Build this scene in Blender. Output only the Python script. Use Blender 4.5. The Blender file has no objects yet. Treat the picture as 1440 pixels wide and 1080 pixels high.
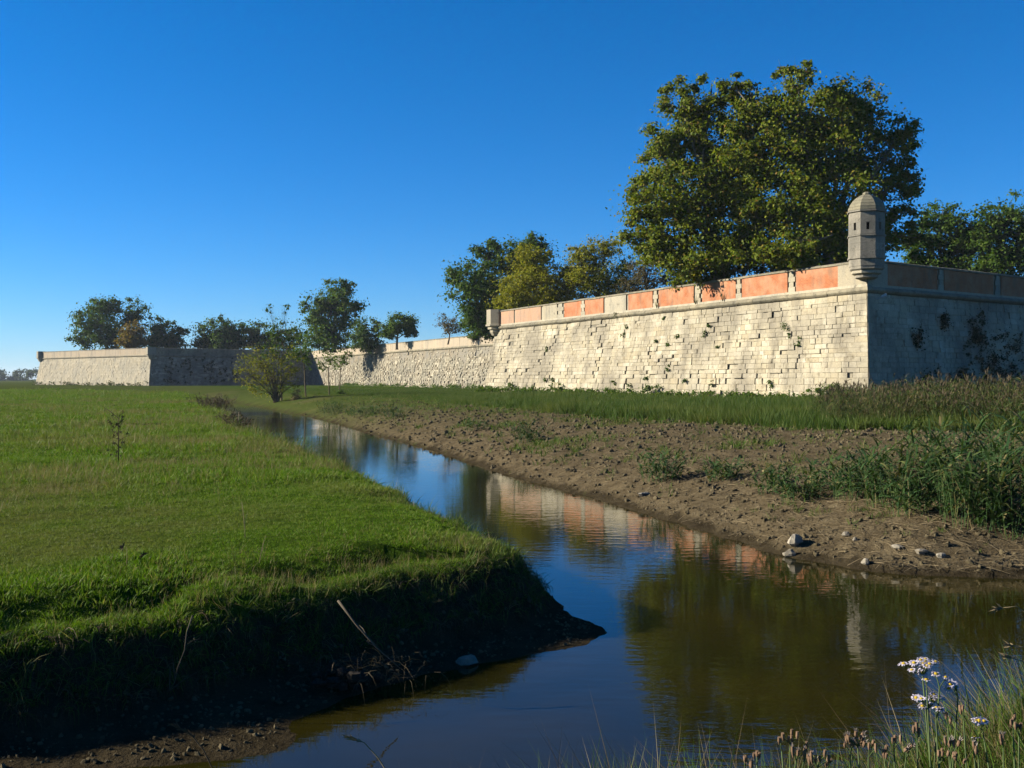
import bpy, math
import numpy as np
from mathutils import Vector

# ------------------------------------------------------------------ camera, sky, sun, exposure
scene = bpy.context.scene
C = scene.collection
EYE = 2.5                      # eye height above the water (water is z = 0)
F = 1500.0                     # focal length in pixels of a 1440-wide picture
HOR = 533.0                    # image row of the horizon
cam_d = bpy.data.cameras.new('camera')
cam = bpy.data.objects.new('camera', cam_d)
C.objects.link(cam)
cam_d.sensor_width = 36.0
cam_d.lens = 36.0 * F / 1440.0
cam_d.clip_start = 0.05
cam_d.clip_end = 9000
cam.location = (0, 0, EYE)
cam.rotation_euler = (math.pi / 2 - math.atan((540 - HOR) / F), 0, 0)
scene.camera = cam

SUN_EL = math.radians(22.5)
SAZ = math.atan2(-1.0, 0.12)
S = Vector((math.sin(SAZ) * math.cos(SUN_EL), math.cos(SAZ) * math.cos(SUN_EL), math.sin(SUN_EL)))
world = bpy.data.worlds.new('World')
scene.world = world
world.use_nodes = True
wn, wl = world.node_tree.nodes, world.node_tree.links
sky = wn.new('ShaderNodeTexSky')
sky.sky_type = 'NISHITA'
sky.sun_disc = False
sky.sun_elevation = SUN_EL
sky.sun_rotation = SAZ
sky.air_density = 0.9
sky.dust_density = 0.0
sky.ozone_density = 10.0
hs = wn.new('ShaderNodeHueSaturation')
hs.inputs['Saturation'].default_value = 1.13
wl.new(sky.outputs[0], hs.inputs['Color'])
wl.new(hs.outputs[0], wn['Background'].inputs[0])
wn['Background'].inputs[1].default_value = 0.052
sun_d = bpy.data.lights.new('sun', 'SUN')
sun_d.energy = 5.0
sun_d.angle = math.radians(0.53)
sun_d.color = (1.0, 0.92, 0.78)
sun = bpy.data.objects.new('sun', sun_d)
C.objects.link(sun)
sun.rotation_euler = S.to_track_quat('Z', 'Y').to_euler()
sun.location = (-40, -10, 40)
vs = scene.view_settings
vs.view_transform = 'Standard'
vs.look = 'None'
vs.exposure = 1.6
vs.gamma = 1.0
vs.use_curve_mapping = False
scene.cycles.max_bounces = 6
scene.cycles.transparent_max_bounces = 6
scene.cycles.sample_clamp_indirect = 4.0

rng = np.random.default_rng(7)

# ------------------------------------------------------------------ materials
def new_mat(name):
    m = bpy.data.materials.new(name)
    m.use_nodes = True
    nt = m.node_tree
    return m, nt.nodes, nt.links, nt.nodes['Principled BSDF']

def ramp(n, stops, interp='LINEAR'):
    r = n.new('ShaderNodeValToRGB')
    r.color_ramp.interpolation = interp
    e = r.color_ramp.elements
    while len(e) < len(stops):
        e.new(0.5)
    for i, (p, c) in enumerate(stops):
        e[i].position = p
        e[i].color = (c[0], c[1], c[2], 1) if not isinstance(c, (int, float)) else (c, c, c, 1)
    return r

def noise(n, l, scale, detail=4, rough=0.55, vec=None):
    t = n.new('ShaderNodeTexNoise')
    t.inputs['Scale'].default_value = scale
    t.inputs['Detail'].default_value = detail
    t.inputs['Roughness'].default_value = rough
    if vec is None:
        g = n.new('ShaderNodeNewGeometry')
        vec = g.outputs['Position']
    l.new(vec, t.inputs['Vector'])
    return t

def mix(n, l, fac, a, b, mode='MIX'):
    x = n.new('ShaderNodeMix')
    x.data_type = 'RGBA'
    x.blend_type = mode
    for sock, v in ((x.inputs[0], fac), (x.inputs[6], a), (x.inputs[7], b)):
        if isinstance(v, (int, float)):
            sock.default_value = v
        elif isinstance(v, tuple):
            sock.default_value = (v[0], v[1], v[2], 1)
        else:
            l.new(v, sock)
    return x.outputs[2]

def math_node(n, l, op, a, b=0.0, clamp=False):
    x = n.new('ShaderNodeMath')
    x.operation = op
    x.use_clamp = clamp
    for i, v in enumerate((a, b)):
        if isinstance(v, (int, float)):
            x.inputs[i].default_value = v
        else:
            l.new(v, x.inputs[i])
    return x.outputs[0]

def bump(n, l, bsdf, height, strength, dist):
    b = n.new('ShaderNodeBump')
    b.inputs['Strength'].default_value = strength
    b.inputs['Distance'].default_value = dist
    l.new(height, b.inputs['Height'])
    l.new(b.outputs[0], bsdf.inputs['Normal'])

def piece_random(n, l):
    """one random number for each stone, whether it is an object of its own or an island of a joined mesh"""
    g = n.new('ShaderNodeNewGeometry')
    o = n.new('ShaderNodeObjectInfo')
    return math_node(n, l, 'FRACT', math_node(n, l, 'ADD', g.outputs['Random Per Island'], o.outputs['Random']))

def stone_mat(name, stops, grey=(0.30, 0.29, 0.25), grey_amt=0.6, stain=(0.10, 0.09, 0.065), bump_s=0.5, stain_lo=0.60):
    m, n, l, b = new_mat(name)
    r = piece_random(n, l)
    AL = 0.50
    stops = [(p, tuple(v * AL * w_ for v, w_ in zip(c, (1.02, 1.0, 0.97)))) for p, c in stops]
    grey, stain = tuple(v * AL for v in grey), tuple(v * AL for v in stain)
    base = ramp(n, stops)
    l.new(r, base.inputs[0])
    big = noise(n, l, 0.35, 5, 0.6)
    rg = ramp(n, [(0.40, 0.0), (0.62, grey_amt)])
    l.new(big.outputs[0], rg.inputs[0])
    c = mix(n, l, rg.outputs[0], base.outputs[0], grey)
    streak = n.new('ShaderNodeMapping')
    streak.inputs['Scale'].default_value = (1.3, 1.3, 0.28)
    gp = n.new('ShaderNodeNewGeometry')
    l.new(gp.outputs['Position'], streak.inputs['Vector'])
    st_ = noise(n, l, 1.0, 6, 0.65, streak.outputs[0])
    rst = ramp(n, [(0.50, 0.0), (0.68, 0.7)])
    l.new(st_.outputs[0], rst.inputs[0])
    c = mix(n, l, rst.outputs[0], c, tuple(v * 0.72 for v in grey))
    med = noise(n, l, 2.2, 6, 0.7)
    rs = ramp(n, [(stain_lo, 0.0), (stain_lo + 0.14, 0.75)])
    l.new(med.outputs[0], rs.inputs[0])
    c = mix(n, l, rs.outputs[0], c, stain)
    fine = noise(n, l, 14, 5, 0.7)
    rf = ramp(n, [(0.3, 0.78), (0.7, 1.12)])
    l.new(fine.outputs[0], rf.inputs[0])
    c = mix(n, l, 1.0, c, rf.outputs[0], 'MULTIPLY')
    l.new(c, b.inputs['Base Color'])
    b.inputs['Roughness'].default_value = 0.92
    b.inputs['Specular IOR Level'].default_value = 0.15
    bump(n, l, b, fine.outputs[0], bump_s, 0.06)
    return m

M = {}
M['ashlar'] = stone_mat('ashlar_limestone', [(0.0, (0.52, 0.45, 0.30)), (0.3, (0.62, 0.56, 0.40)), (0.6, (0.58, 0.52, 0.38)), (0.85, (0.72, 0.66, 0.50)), (1.0, (0.60, 0.51, 0.33))], grey=(0.34, 0.30, 0.22), grey_amt=0.95, stain=(0.19, 0.155, 0.095), stain_lo=0.55)
M['mortar'] = stone_mat('wall_core', [(0.0, (0.30, 0.26, 0.17)), (1.0, (0.34, 0.29, 0.19))], stain_lo=0.5)
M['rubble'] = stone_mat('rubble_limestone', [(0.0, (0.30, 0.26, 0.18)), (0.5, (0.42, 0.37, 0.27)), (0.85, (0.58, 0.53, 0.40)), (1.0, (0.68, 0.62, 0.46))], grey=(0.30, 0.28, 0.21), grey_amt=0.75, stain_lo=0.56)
M['rubble_core'] = stone_mat('rubble_core', [(0.0, (0.30, 0.26, 0.18)), (1.0, (0.33, 0.28, 0.20))], stain_lo=0.55)
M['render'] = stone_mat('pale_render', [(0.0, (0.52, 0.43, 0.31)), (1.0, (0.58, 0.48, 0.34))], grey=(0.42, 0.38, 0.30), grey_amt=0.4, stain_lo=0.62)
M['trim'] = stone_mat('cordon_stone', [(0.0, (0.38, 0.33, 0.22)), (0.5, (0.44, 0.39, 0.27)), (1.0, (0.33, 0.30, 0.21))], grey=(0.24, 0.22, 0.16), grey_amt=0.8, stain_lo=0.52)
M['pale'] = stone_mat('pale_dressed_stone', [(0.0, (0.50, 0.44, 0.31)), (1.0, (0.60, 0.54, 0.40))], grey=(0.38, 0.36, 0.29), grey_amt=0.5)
M['lichen'] = stone_mat('grey_lichen_stone', [(0.0, (0.36, 0.33, 0.26)), (0.5, (0.43, 0.39, 0.31)), (1.0, (0.50, 0.45, 0.35))], grey=(0.26, 0.245, 0.20), grey_amt=0.8, stain_lo=0.56)
M['dome'] = stone_mat('yellow_lichen_stone', [(0.0, (0.34, 0.31, 0.21)), (1.0, (0.40, 0.36, 0.25))], grey=(0.31, 0.285, 0.19), grey_amt=0.8, stain_lo=0.55)
M['rock'] = stone_mat('bank_rock', [(0.0, (0.30, 0.26, 0.19)), (0.5, (0.38, 0.34, 0.25)), (1.0, (0.48, 0.43, 0.33))], grey=(0.30, 0.28, 0.24), stain=(0.14, 0.10, 0.06))

def brick_mat(name, c1, c2, mortar, fade):
    c1, c2, mortar = (tuple(v * 0.46 for v in c) for c in (c1, c2, mortar))
    m, n, l, b = new_mat(name)
    uv = n.new('ShaderNodeUVMap')
    t = n.new('ShaderNodeTexBrick')
    l.new(uv.outputs[0], t.inputs['Vector'])
    t.inputs['Color1'].default_value = (*c1, 1)
    t.inputs['Color2'].default_value = (*c2, 1)
    t.inputs['Mortar'].default_value = (*mortar, 1)
    t.inputs['Scale'].default_value = 1.0
    t.inputs['Mortar Size'].default_value = 0.006
    t.inputs['Brick Width'].default_value = 0.23
    t.inputs['Row Height'].default_value = 0.072
    big = noise(n, l, 1.1, 5, 0.65)
    r = ramp(n, [(0.40, 0.0), (0.68, fade)])
    l.new(big.outputs[0], r.inputs[0])
    c = mix(n, l, r.outputs[0], t.outputs[0], (0.31, 0.175, 0.10))
    sm_ = n.new('ShaderNodeMapping')
    sm_.inputs['Scale'].default_value = (1.6, 1.6, 0.45)
    gp = n.new('ShaderNodeNewGeometry')
    l.new(gp.outputs['Position'], sm_.inputs['Vector'])
    sn = noise(n, l, 1.4, 7, 0.75, sm_.outputs[0])
    rs_ = ramp(n, [(0.50, 0.0), (0.72, 0.75)])
    l.new(sn.outputs[0], rs_.inputs[0])
    c = mix(n, l, rs_.outputs[0], c, (0.13, 0.085, 0.055))
    l.new(c, b.inputs['Base Color'])
    b.inputs['Roughness'].default_value = 0.9
    b.inputs['Specular IOR Level'].default_value = 0.15
    bump(n, l, b, t.outputs['Fac'], -0.5, 0.01)
    return m
M['brick'] = brick_mat('orange_brick', (0.60, 0.195, 0.072), (0.50, 0.15, 0.055), (0.50, 0.30, 0.17), 0.8)
M['brick_faded'] = brick_mat('faded_brick', (0.55, 0.36, 0.24), (0.52, 0.32, 0.21), (0.52, 0.42, 0.30), 0.8)

def plain(name, col, rough=0.8, spec=0.2, var=0.0, scale=8.0, metal=0.0):
    col = tuple(v * 0.44 for v in col)
    m, n, l, b = new_mat(name)
    b.inputs['Roughness'].default_value = rough
    b.inputs['Specular IOR Level'].default_value = spec
    b.inputs['Metallic'].default_value = metal
    if var:
        t = noise(n, l, scale, 4, 0.6)
        r = ramp(n, [(0.3, tuple(v * (1 - var) for v in col)), (0.7, tuple(v * (1 + var) for v in col))])
        l.new(t.outputs[0], r.inputs[0])
        l.new(r.outputs[0], b.inputs['Base Color'])
    else:
        b.inputs['Base Color'].default_value = (*col, 1)
    return m

def leaf_mat(name, stops, trans=0.38, gloss=0.08, rough=0.6, field=None, field_scale=0.3):
    """leaves: a colour for each leaf, light passing through"""
    m, n, l, b = new_mat(name)
    stops = [(p, tuple(v * 0.65 for v in c)) for p, c in stops]
    r = piece_random(n, l)
    base = ramp(n, stops)
    l.new(r, base.inputs[0])
    c = base.outputs[0]
    if field:
        t = noise(n, l, field_scale, 3, 0.6)
        rr = ramp(n, [(field[0], 0.0), (field[1], field[2])])
        l.new(t.outputs[0], rr.inputs[0])
        c = mix(n, l, rr.outputs[0], c, field[3])
    l.new(c, b.inputs['Base Color'])
    b.inputs['Roughness'].default_value = rough
    b.inputs['Specular IOR Level'].default_value = gloss
    tr = n.new('ShaderNodeBsdfTranslucent')
    tc = mix(n, l, 1.0, c, (1.15, 1.2, 0.55), 'MULTIPLY')
    l.new(tc, tr.inputs['Color'])
    ms = n.new('ShaderNodeMixShader')
    ms.inputs[0].default_value = trans
    l.new(b.outputs[0], ms.inputs[1])
    l.new(tr.outputs[0], ms.inputs[2])
    l.new(ms.outputs[0], n['Material Output'].inputs['Surface'])
    return m

M['leaf_plane'] = leaf_mat('plane_tree_leaf', [(0.0, (0.075, 0.120, 0.010)), (0.45, (0.135, 0.180, 0.014)), (0.85, (0.205, 0.225, 0.020)), (0.96, (0.23, 0.19, 0.03)), (1.0, (0.24, 0.14, 0.03))])
M['leaf_dark'] = leaf_mat('dark_green_leaf', [(0.0, (0.040, 0.085, 0.012)), (0.6, (0.070, 0.130, 0.016)), (1.0, (0.110, 0.155, 0.022))])
M['leaf_mid'] = leaf_mat('mid_green_leaf', [(0.0, (0.050, 0.110, 0.012)), (0.6, (0.090, 0.160, 0.018)), (1.0, (0.150, 0.190, 0.028))])
M['leaf_yellow'] = leaf_mat('yellow_green_leaf', [(0.0, (0.165, 0.190, 0.012)), (0.6, (0.25, 0.255, 0.016)), (1.0, (0.34, 0.28, 0.022))])
M['leaf_orange'] = leaf_mat('orange_brown_leaf', [(0.0, (0.19, 0.13, 0.018)), (0.6, (0.26, 0.16, 0.02)), (1.0, (0.16, 0.16, 0.02))])
M['leaf_grey'] = leaf_mat('grey_thin_leaf', [(0.0, (0.10, 0.095, 0.055)), (0.6, (0.14, 0.12, 0.07)), (1.0, (0.17, 0.13, 0.07))])
M['leaf_far'] = leaf_mat('far_leaf', [(0.0, (0.04, 0.06, 0.025)), (1.0, (0.07, 0.09, 0.035))])
M['reed'] = leaf_mat('reed_leaf', [(0.0, (0.030, 0.070, 0.022)), (0.7, (0.060, 0.115, 0.032)), (0.9, (0.11, 0.13, 0.04)), (1.0, (0.26, 0.20, 0.09))], trans=0.25)
M['reed_dry'] = leaf_mat('dry_reed_leaf', [(0.0, (0.045, 0.080, 0.020)), (0.6, (0.085, 0.115, 0.028)), (0.85, (0.14, 0.13, 0.04)), (1.0, (0.24, 0.19, 0.09))], trans=0.2)
M['plume'] = plain('reed_plume', (0.16, 0.125, 0.075), 0.9, 0.05, 0.3, 6)
M['straw'] = plain('dry_straw', (0.36, 0.28, 0.16), 0.8, 0.1, 0.35, 3)
M['straw_dark'] = plain('weathered_stalk', (0.12, 0.085, 0.05), 0.9, 0.1, 0.3, 6)
M['bark'] = plain('grey_bark', (0.16, 0.13, 0.09), 0.95, 0.1, 0.45, 3)
M['bark_pale'] = plain('plane_bark', (0.24, 0.21, 0.15), 0.9, 0.1, 0.45, 1.6)
M['twig'] = plain('thin_twig', (0.20, 0.16, 0.10), 0.95, 0.1, 0.3, 5)
M['grass'] = leaf_mat('meadow_blade', [(0.0, (0.062, 0.140, 0.007)), (0.5, (0.115, 0.220, 0.010)), (0.85, (0.17, 0.255, 0.018)), (1.0, (0.28, 0.24, 0.10))], trans=0.3, field=(0.47, 0.66, 0.55, (0.12, 0.105, 0.042)), field_scale=0.22)
M['grass_long'] = leaf_mat('long_grass_blade', [(0.0, (0.04, 0.085, 0.012)), (0.6, (0.075, 0.14, 0.018)), (0.85, (0.13, 0.16, 0.03)), (1.0, (0.30, 0.24, 0.11))], trans=0.3)
M['grass_strip'] = leaf_mat('lush_grass_blade', [(0.0, (0.036, 0.075, 0.012)), (0.7, (0.062, 0.115, 0.018)), (1.0, (0.13, 0.15, 0.035))], trans=0.3, field=(0.45, 0.65, 0.7, (0.085, 0.095, 0.022)), field_scale=0.35)
M['grass_dry'] = leaf_mat('dry_grass_blade', [(0.0, (0.16, 0.13, 0.06)), (0.6, (0.24, 0.19, 0.09)), (1.0, (0.34, 0.27, 0.14))], trans=0.25)
M['brush'] = leaf_mat('dry_brush', [(0.0, (0.05, 0.04, 0.022)), (0.6, (0.085, 0.065, 0.035)), (1.0, (0.14, 0.10, 0.055))], trans=0.1)
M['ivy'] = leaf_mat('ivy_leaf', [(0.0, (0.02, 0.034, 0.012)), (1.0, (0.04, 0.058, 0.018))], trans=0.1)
M['petal'] = plain('white_lilac_petal', (0.72, 0.66, 0.76), 0.6, 0.2, 0.08, 40)
M['disc'] = plain('yellow_disc', (0.70, 0.48, 0.04), 0.8, 0.1, 0.2, 200)
M['bud'] = plain('pinkish_bud', (0.30, 0.19, 0.115), 0.8, 0.1, 0.35, 60)
M['fluff'] = plain('pale_seed_fluff', (0.55, 0.46, 0.40), 0.95, 0.05, 0.2, 80)
M['stem'] = plain('green_stem', (0.10, 0.15, 0.04), 0.7, 0.2, 0.3, 20)
M['white_metal'] = plain('white_painted_metal', (0.75, 0.75, 0.73), 0.4, 0.5)
M['clod'] = plain('dry_clod', (0.155, 0.125, 0.070), 0.97, 0.05, 0.45, 1.3)
M['clod_dark'] = plain('damp_clod', (0.05, 0.04, 0.028), 0.95, 0.1, 0.3, 4)
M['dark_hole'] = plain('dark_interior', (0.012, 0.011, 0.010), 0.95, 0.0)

def ground_mat():
    m, n, l, b = new_mat('ground')
    def att(name):
        a = n.new('ShaderNodeAttribute')
        a.attribute_name = name
        return a.outputs['Fac']
    n1 = noise(n, l, 0.22, 3, 0.6)
    n2 = noise(n, l, 3.5, 6, 0.7)
    n3 = noise(n, l, 22, 5, 0.7)
    g = ramp(n, [(0.3, (0.021, 0.042, 0.0045)), (0.55, (0.032, 0.056, 0.006)), (0.75, (0.055, 0.060, 0.014))])
    l.new(n2.outputs[0], g.inputs[0])
    dry = ramp(n, [(0.52, 0.0), (0.72, 0.55)])
    l.new(n1.outputs[0], dry.inputs[0])
    grass = mix(n, l, dry.outputs[0], g.outputs[0], (0.085, 0.075, 0.028))
    s = ramp(n, [(0.28, (0.042, 0.032, 0.018)), (0.5, (0.078, 0.060, 0.034)), (0.75, (0.115, 0.092, 0.054))])
    l.new(n2.outputs[0], s.inputs[0])
    soil = mix(n, l, math_node(n, l, 'MULTIPLY', att('sprout'), 0.5), s.outputs[0], (0.050, 0.055, 0.014))
    mu = ramp(n, [(0.3, (0.018, 0.014, 0.008)), (0.7, (0.042, 0.033, 0.019))])
    l.new(n2.outputs[0], mu.inputs[0])
    c = mix(n, l, att('soil'), grass, soil)
    c = mix(n, l, att('mud'), c, mu.outputs[0])
    l.new(c, b.inputs['Base Color'])
    b.inputs['Roughness'].default_value = 1.0
    b.inputs['Specular IOR Level'].default_value = 0.0
    h = math_node(n, l, 'ADD', n2.outputs[0], math_node(n, l, 'MULTIPLY', n3.outputs[0], 0.35))
    bump(n, l, b, h, 0.9, 0.09)
    return m
M['ground'] = ground_mat()

def water_mat():
    m, n, l, b = new_mat('water')
    n1 = noise(n, l, 0.5, 3, 0.5)
    r = ramp(n, [(0.35, (0.009, 0.0088, 0.0018)), (0.7, (0.018, 0.0145, 0.0018))])
    l.new(n1.outputs[0], r.inputs[0])
    l.new(r.outputs[0], b.inputs['Base Color'])
    b.inputs['Roughness'].default_value = 0.015
    b.inputs['IOR'].default_value = 1.333
    g = n.new('ShaderNodeNewGeometry')
    mp = n.new('ShaderNodeMapping')
    mp.inputs['Scale'].default_value = (1.0, 2.4, 1.0)
    mp.inputs['Rotation'].default_value = (0, 0, math.radians(12))
    l.new(g.outputs['Position'], mp.inputs['Vector'])
    w1 = noise(n, l, 2.6, 3, 0.55, mp.outputs[0])
    calm = noise(n, l, 0.16, 2, 0.5)
    rc = ramp(n, [(0.35, 0.25), (0.65, 1.0)])
    l.new(calm.outputs[0], rc.inputs[0])
    h = math_node(n, l, 'MULTIPLY', w1.outputs[0], rc.outputs[0])
    bump(n, l, b, h, 0.07, 0.05)
    return m
M['water'] = water_mat()

# ------------------------------------------------------------------ mesh helpers
def link(o, parent=None, label=None, cat=None, group=None, kind=None):
    C.objects.link(o)
    if parent is not None:
        o.parent = parent
    for k, v in (('label', label), ('category', cat), ('group', group), ('kind', kind)):
        if v:
            o[k] = v
    return o

def np_mesh(name, verts, faces, mat, smooth=False):
    """verts (N,3); faces: (M,k) array, or a list of faces of any length"""
    me = bpy.data.meshes.new(name)
    if isinstance(faces, np.ndarray):
        k = faces.shape[1]
        me.vertices.add(len(verts))
        me.vertices.foreach_set('co', np.asarray(verts, np.float32).ravel())
        me.loops.add(faces.size)
        me.loops.foreach_set('vertex_index', faces.astype(np.int32).ravel())
        me.polygons.add(len(faces))
        me.polygons.foreach_set('loop_start', np.arange(0, faces.size, k, dtype=np.int32))
        me.update(calc_edges=True)
    else:
        me.from_pydata([tuple(v) for v in verts], [], faces)
    if smooth:
        me.polygons.foreach_set('use_smooth', np.ones(len(me.polygons), bool))
    if mat:
        me.materials.append(M[mat] if isinstance(mat, str) else mat)
    return me

class MB:
    def __init__(self):
        self.v, self.f, self.n = [], [], 0
    def add(self, verts, faces):
        b = self.n
        self.v.extend([tuple(p) for p in verts])
        self.n += len(verts)
        self.f.extend([tuple(b + i for i in f) for f in faces])
    def tube(self, pts, radii, sides=6, cap=True):
        pts = [Vector(p) for p in pts]
        rings, faces, up = [], [], None
        for i, p in enumerate(pts):
            d = (pts[min(i + 1, len(pts) - 1)] - pts[max(i - 1, 0)])
            if d.length < 1e-9:
                d = Vector((0, 0, 1))
            d.normalize()
            if up is None:
                up = d.orthogonal().normalized()
            else:
                up = (up - d * up.dot(d))
                up = up.normalized() if up.length > 1e-6 else d.orthogonal().normalized()
            w = d.cross(up)
            for k in range(sides):
                a = 2 * math.pi * k / sides
                rings.append(p + (up * math.cos(a) + w * math.sin(a)) * radii[i])
        for i in range(len(pts) - 1):
            for k in range(sides):
                k2 = (k + 1) % sides
                faces.append((i * sides + k, i * sides + k2, (i + 1) * sides + k2, (i + 1) * sides + k))
        if cap:
            faces.append(tuple(range(sides - 1, -1, -1)))
            faces.append(tuple((len(pts) - 1) * sides + k for k in range(sides)))
        self.add(rings, faces)
    def blade(self, base, tip, width, bend=(0, 0, 0), side=None, segs=3):
        base, tip, bend = Vector(base), Vector(tip), Vector(bend)
        d = tip - base
        if side is None:
            side = d.cross(Vector((rng.normal(), rng.normal(), rng.normal())))
        side = Vector(side)
        side = side.normalized() if side.length > 1e-6 else Vector((1, 0, 0))
        v, f = [], []
        for i in range(segs):
            t = i / segs
            p = base + d * t + bend * (4 * t * (1 - t))
            w = width * 0.5 * (1 - t ** 1.6) if i else width * 0.35
            v += [p - side * w, p + side * w]
        v.append(tip)
        for i in range(segs - 1):
            f.append((2 * i, 2 * i + 1, 2 * i + 3, 2 * i + 2))
        f.append((2 * segs - 2, 2 * segs - 1, 2 * segs))
        self.add(v, f)
    def obj(self, name, mat, parent=None, smooth=False, **kw):
        me = np_mesh(name, self.v, self.f, mat, smooth)
        return link(bpy.data.objects.new(name, me), parent, **kw)

def empty(name, loc, label, cat, group=None):
    o = bpy.data.objects.new(name, None)
    o.empty_display_size = 0.2
    o.location = loc
    return link(o, None, label, cat, group)

def local(o, parent):
    """geometry was written in world coordinates: keep it there under a parent that is not at the origin"""
    o.location = -Vector(parent.location)
    return o

# ------------------------------------------------------------------ 2D noise, polylines
def vnoise(x, y, seed=0):
    xi, yi = np.floor(x).astype(np.int64), np.floor(y).astype(np.int64)
    xf, yf = x - xi, y - yi
    def h(a, b):
        k = (a * 374761393 + b * 668265263 + seed * 1442695041) & 0xFFFFFFFF
        k = ((k ^ (k >> 13)) * 1274126177) & 0xFFFFFFFF
        return ((k ^ (k >> 16)) & 0xFFFF) / 65535.0
    u, v = xf * xf * (3 - 2 * xf), yf * yf * (3 - 2 * yf)
    return (h(xi, yi) * (1 - u) + h(xi + 1, yi) * u) * (1 - v) + (h(xi, yi + 1) * (1 - u) + h(xi + 1, yi + 1) * u) * v

def fbm(x, y, seed=0, oct=4):
    s, a, t = 0, 1.0, 0
    for i in range(oct):
        s = s + a * vnoise(x * 2 ** i + 17.3 * i, y * 2 ** i - 9.1 * i, seed + i)
        t += a
        a *= 0.5
    return s / t - 0.5

def seg_dist(px, py, poly):
    d = np.full(px.shape, 1e9)
    for (x0, y0), (x1, y1) in zip(poly[:-1], poly[1:]):
        dx, dy = x1 - x0, y1 - y0
        t = np.clip(((px - x0) * dx + (py - y0) * dy) / (dx * dx + dy * dy), 0, 1)
        d = np.minimum(d, np.hypot(px - x0 - t * dx, py - y0 - t * dy))
    return d

def inside(px, py, poly):
    c = np.zeros(px.shape, bool)
    q = poly + [poly[0]]
    for (x0, y0), (x1, y1) in zip(q[:-1], q[1:]):
        if y0 == y1:
            continue
        c ^= ((y0 > py) != (y1 > py)) & (px < (x1 - x0) * (py - y0) / (y1 - y0) + x0)
    return c

def sm(t):
    t = np.clip(t, 0, 1)
    return t * t * (3 - 2 * t)

BANK = [(-400, 152), (-90, 139), (-50, 124), (-33, 107), (-25, 88), (-16.6, 60), (-12, 46), (-9.6, 38), (-5.4, 27), (-3.5, 22), (-1.8, 16.7), (-0.75, 13.7),
        (-0.25, 12.3), (0.0, 11.5), (-0.2, 10.95), (-0.8, 10.35), (-1.4, 9.65), (-1.95, 9.0), (-2.45, 8.45), (-3.3, 7.75), (-5.3, 6.8), (-9, 5.5), (-20, 3), (-60, -5), (-400, -60)]
MUD = [(-12, 3.9), (-4.5, 6.2), (-3, 6.72), (-2.1, 6.88), (-1.62, 7.1), (-1.5, 7.35), (-1.6, 7.75), (-1.25, 8.4), (-0.75, 9.05), (0.1, 9.55), (0.62, 9.95), (0.98, 10.5),
       (0.75, 11.1), (0.42, 12.0), (-0.1, 12.6), (-1.2, 12.0), (-3, 9.5), (-9, 6.5)]
SHORE = [(-400, 172), (-90, 149), (-48, 132), (-29, 112), (-17, 80), (-11.8, 66), (-6.5, 48.7), (-3, 38), (-0.8, 30), (.67, 25.2), (1.9, 21.8), (2.85, 18.6), (3.5, 16),
         (3.9, 14.9), (4.5, 14), (5.2, 13.5), (6.4, 13.3), (9, 13.4), (14, 13.8), (30, 13), (100, 8), (400, -15)]
NEAR = [(-400, -72), (-60, -9), (-20, 0), (-9, 2.8), (-4, 3.7), (-1, 4.0), (1, 4.1), (2.2, 4.4), (4, 4.8), (8, 5.3), (20, 5), (100, 0), (400, -25)]
P_MEADOW = BANK + [(-5000, -60), (-5000, 152)]
P_FIELD = SHORE + [(5000, -15), (5000, 6000), (-5000, 6000), (-5000, 172)]
P_NEAR = NEAR + [(5000, -25), (5000, -5000), (-5000, -5000), (-5000, -72)]
STRIP = [(-60, 210), (-30, 128), (-16, 100), (-9.4, 84), (-0.8, 57), (3.7, 43), (6.6, 35.5), (9.7, 30), (13.5, 28), (40, 26), (90, 30)]
P_STRIP = STRIP + [(200, 200), (0, 250)]

def signed(px, py, line, poly):
    d = seg_dist(px, py, line)
    return np.where(inside(px, py, poly), d, -d)

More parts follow.
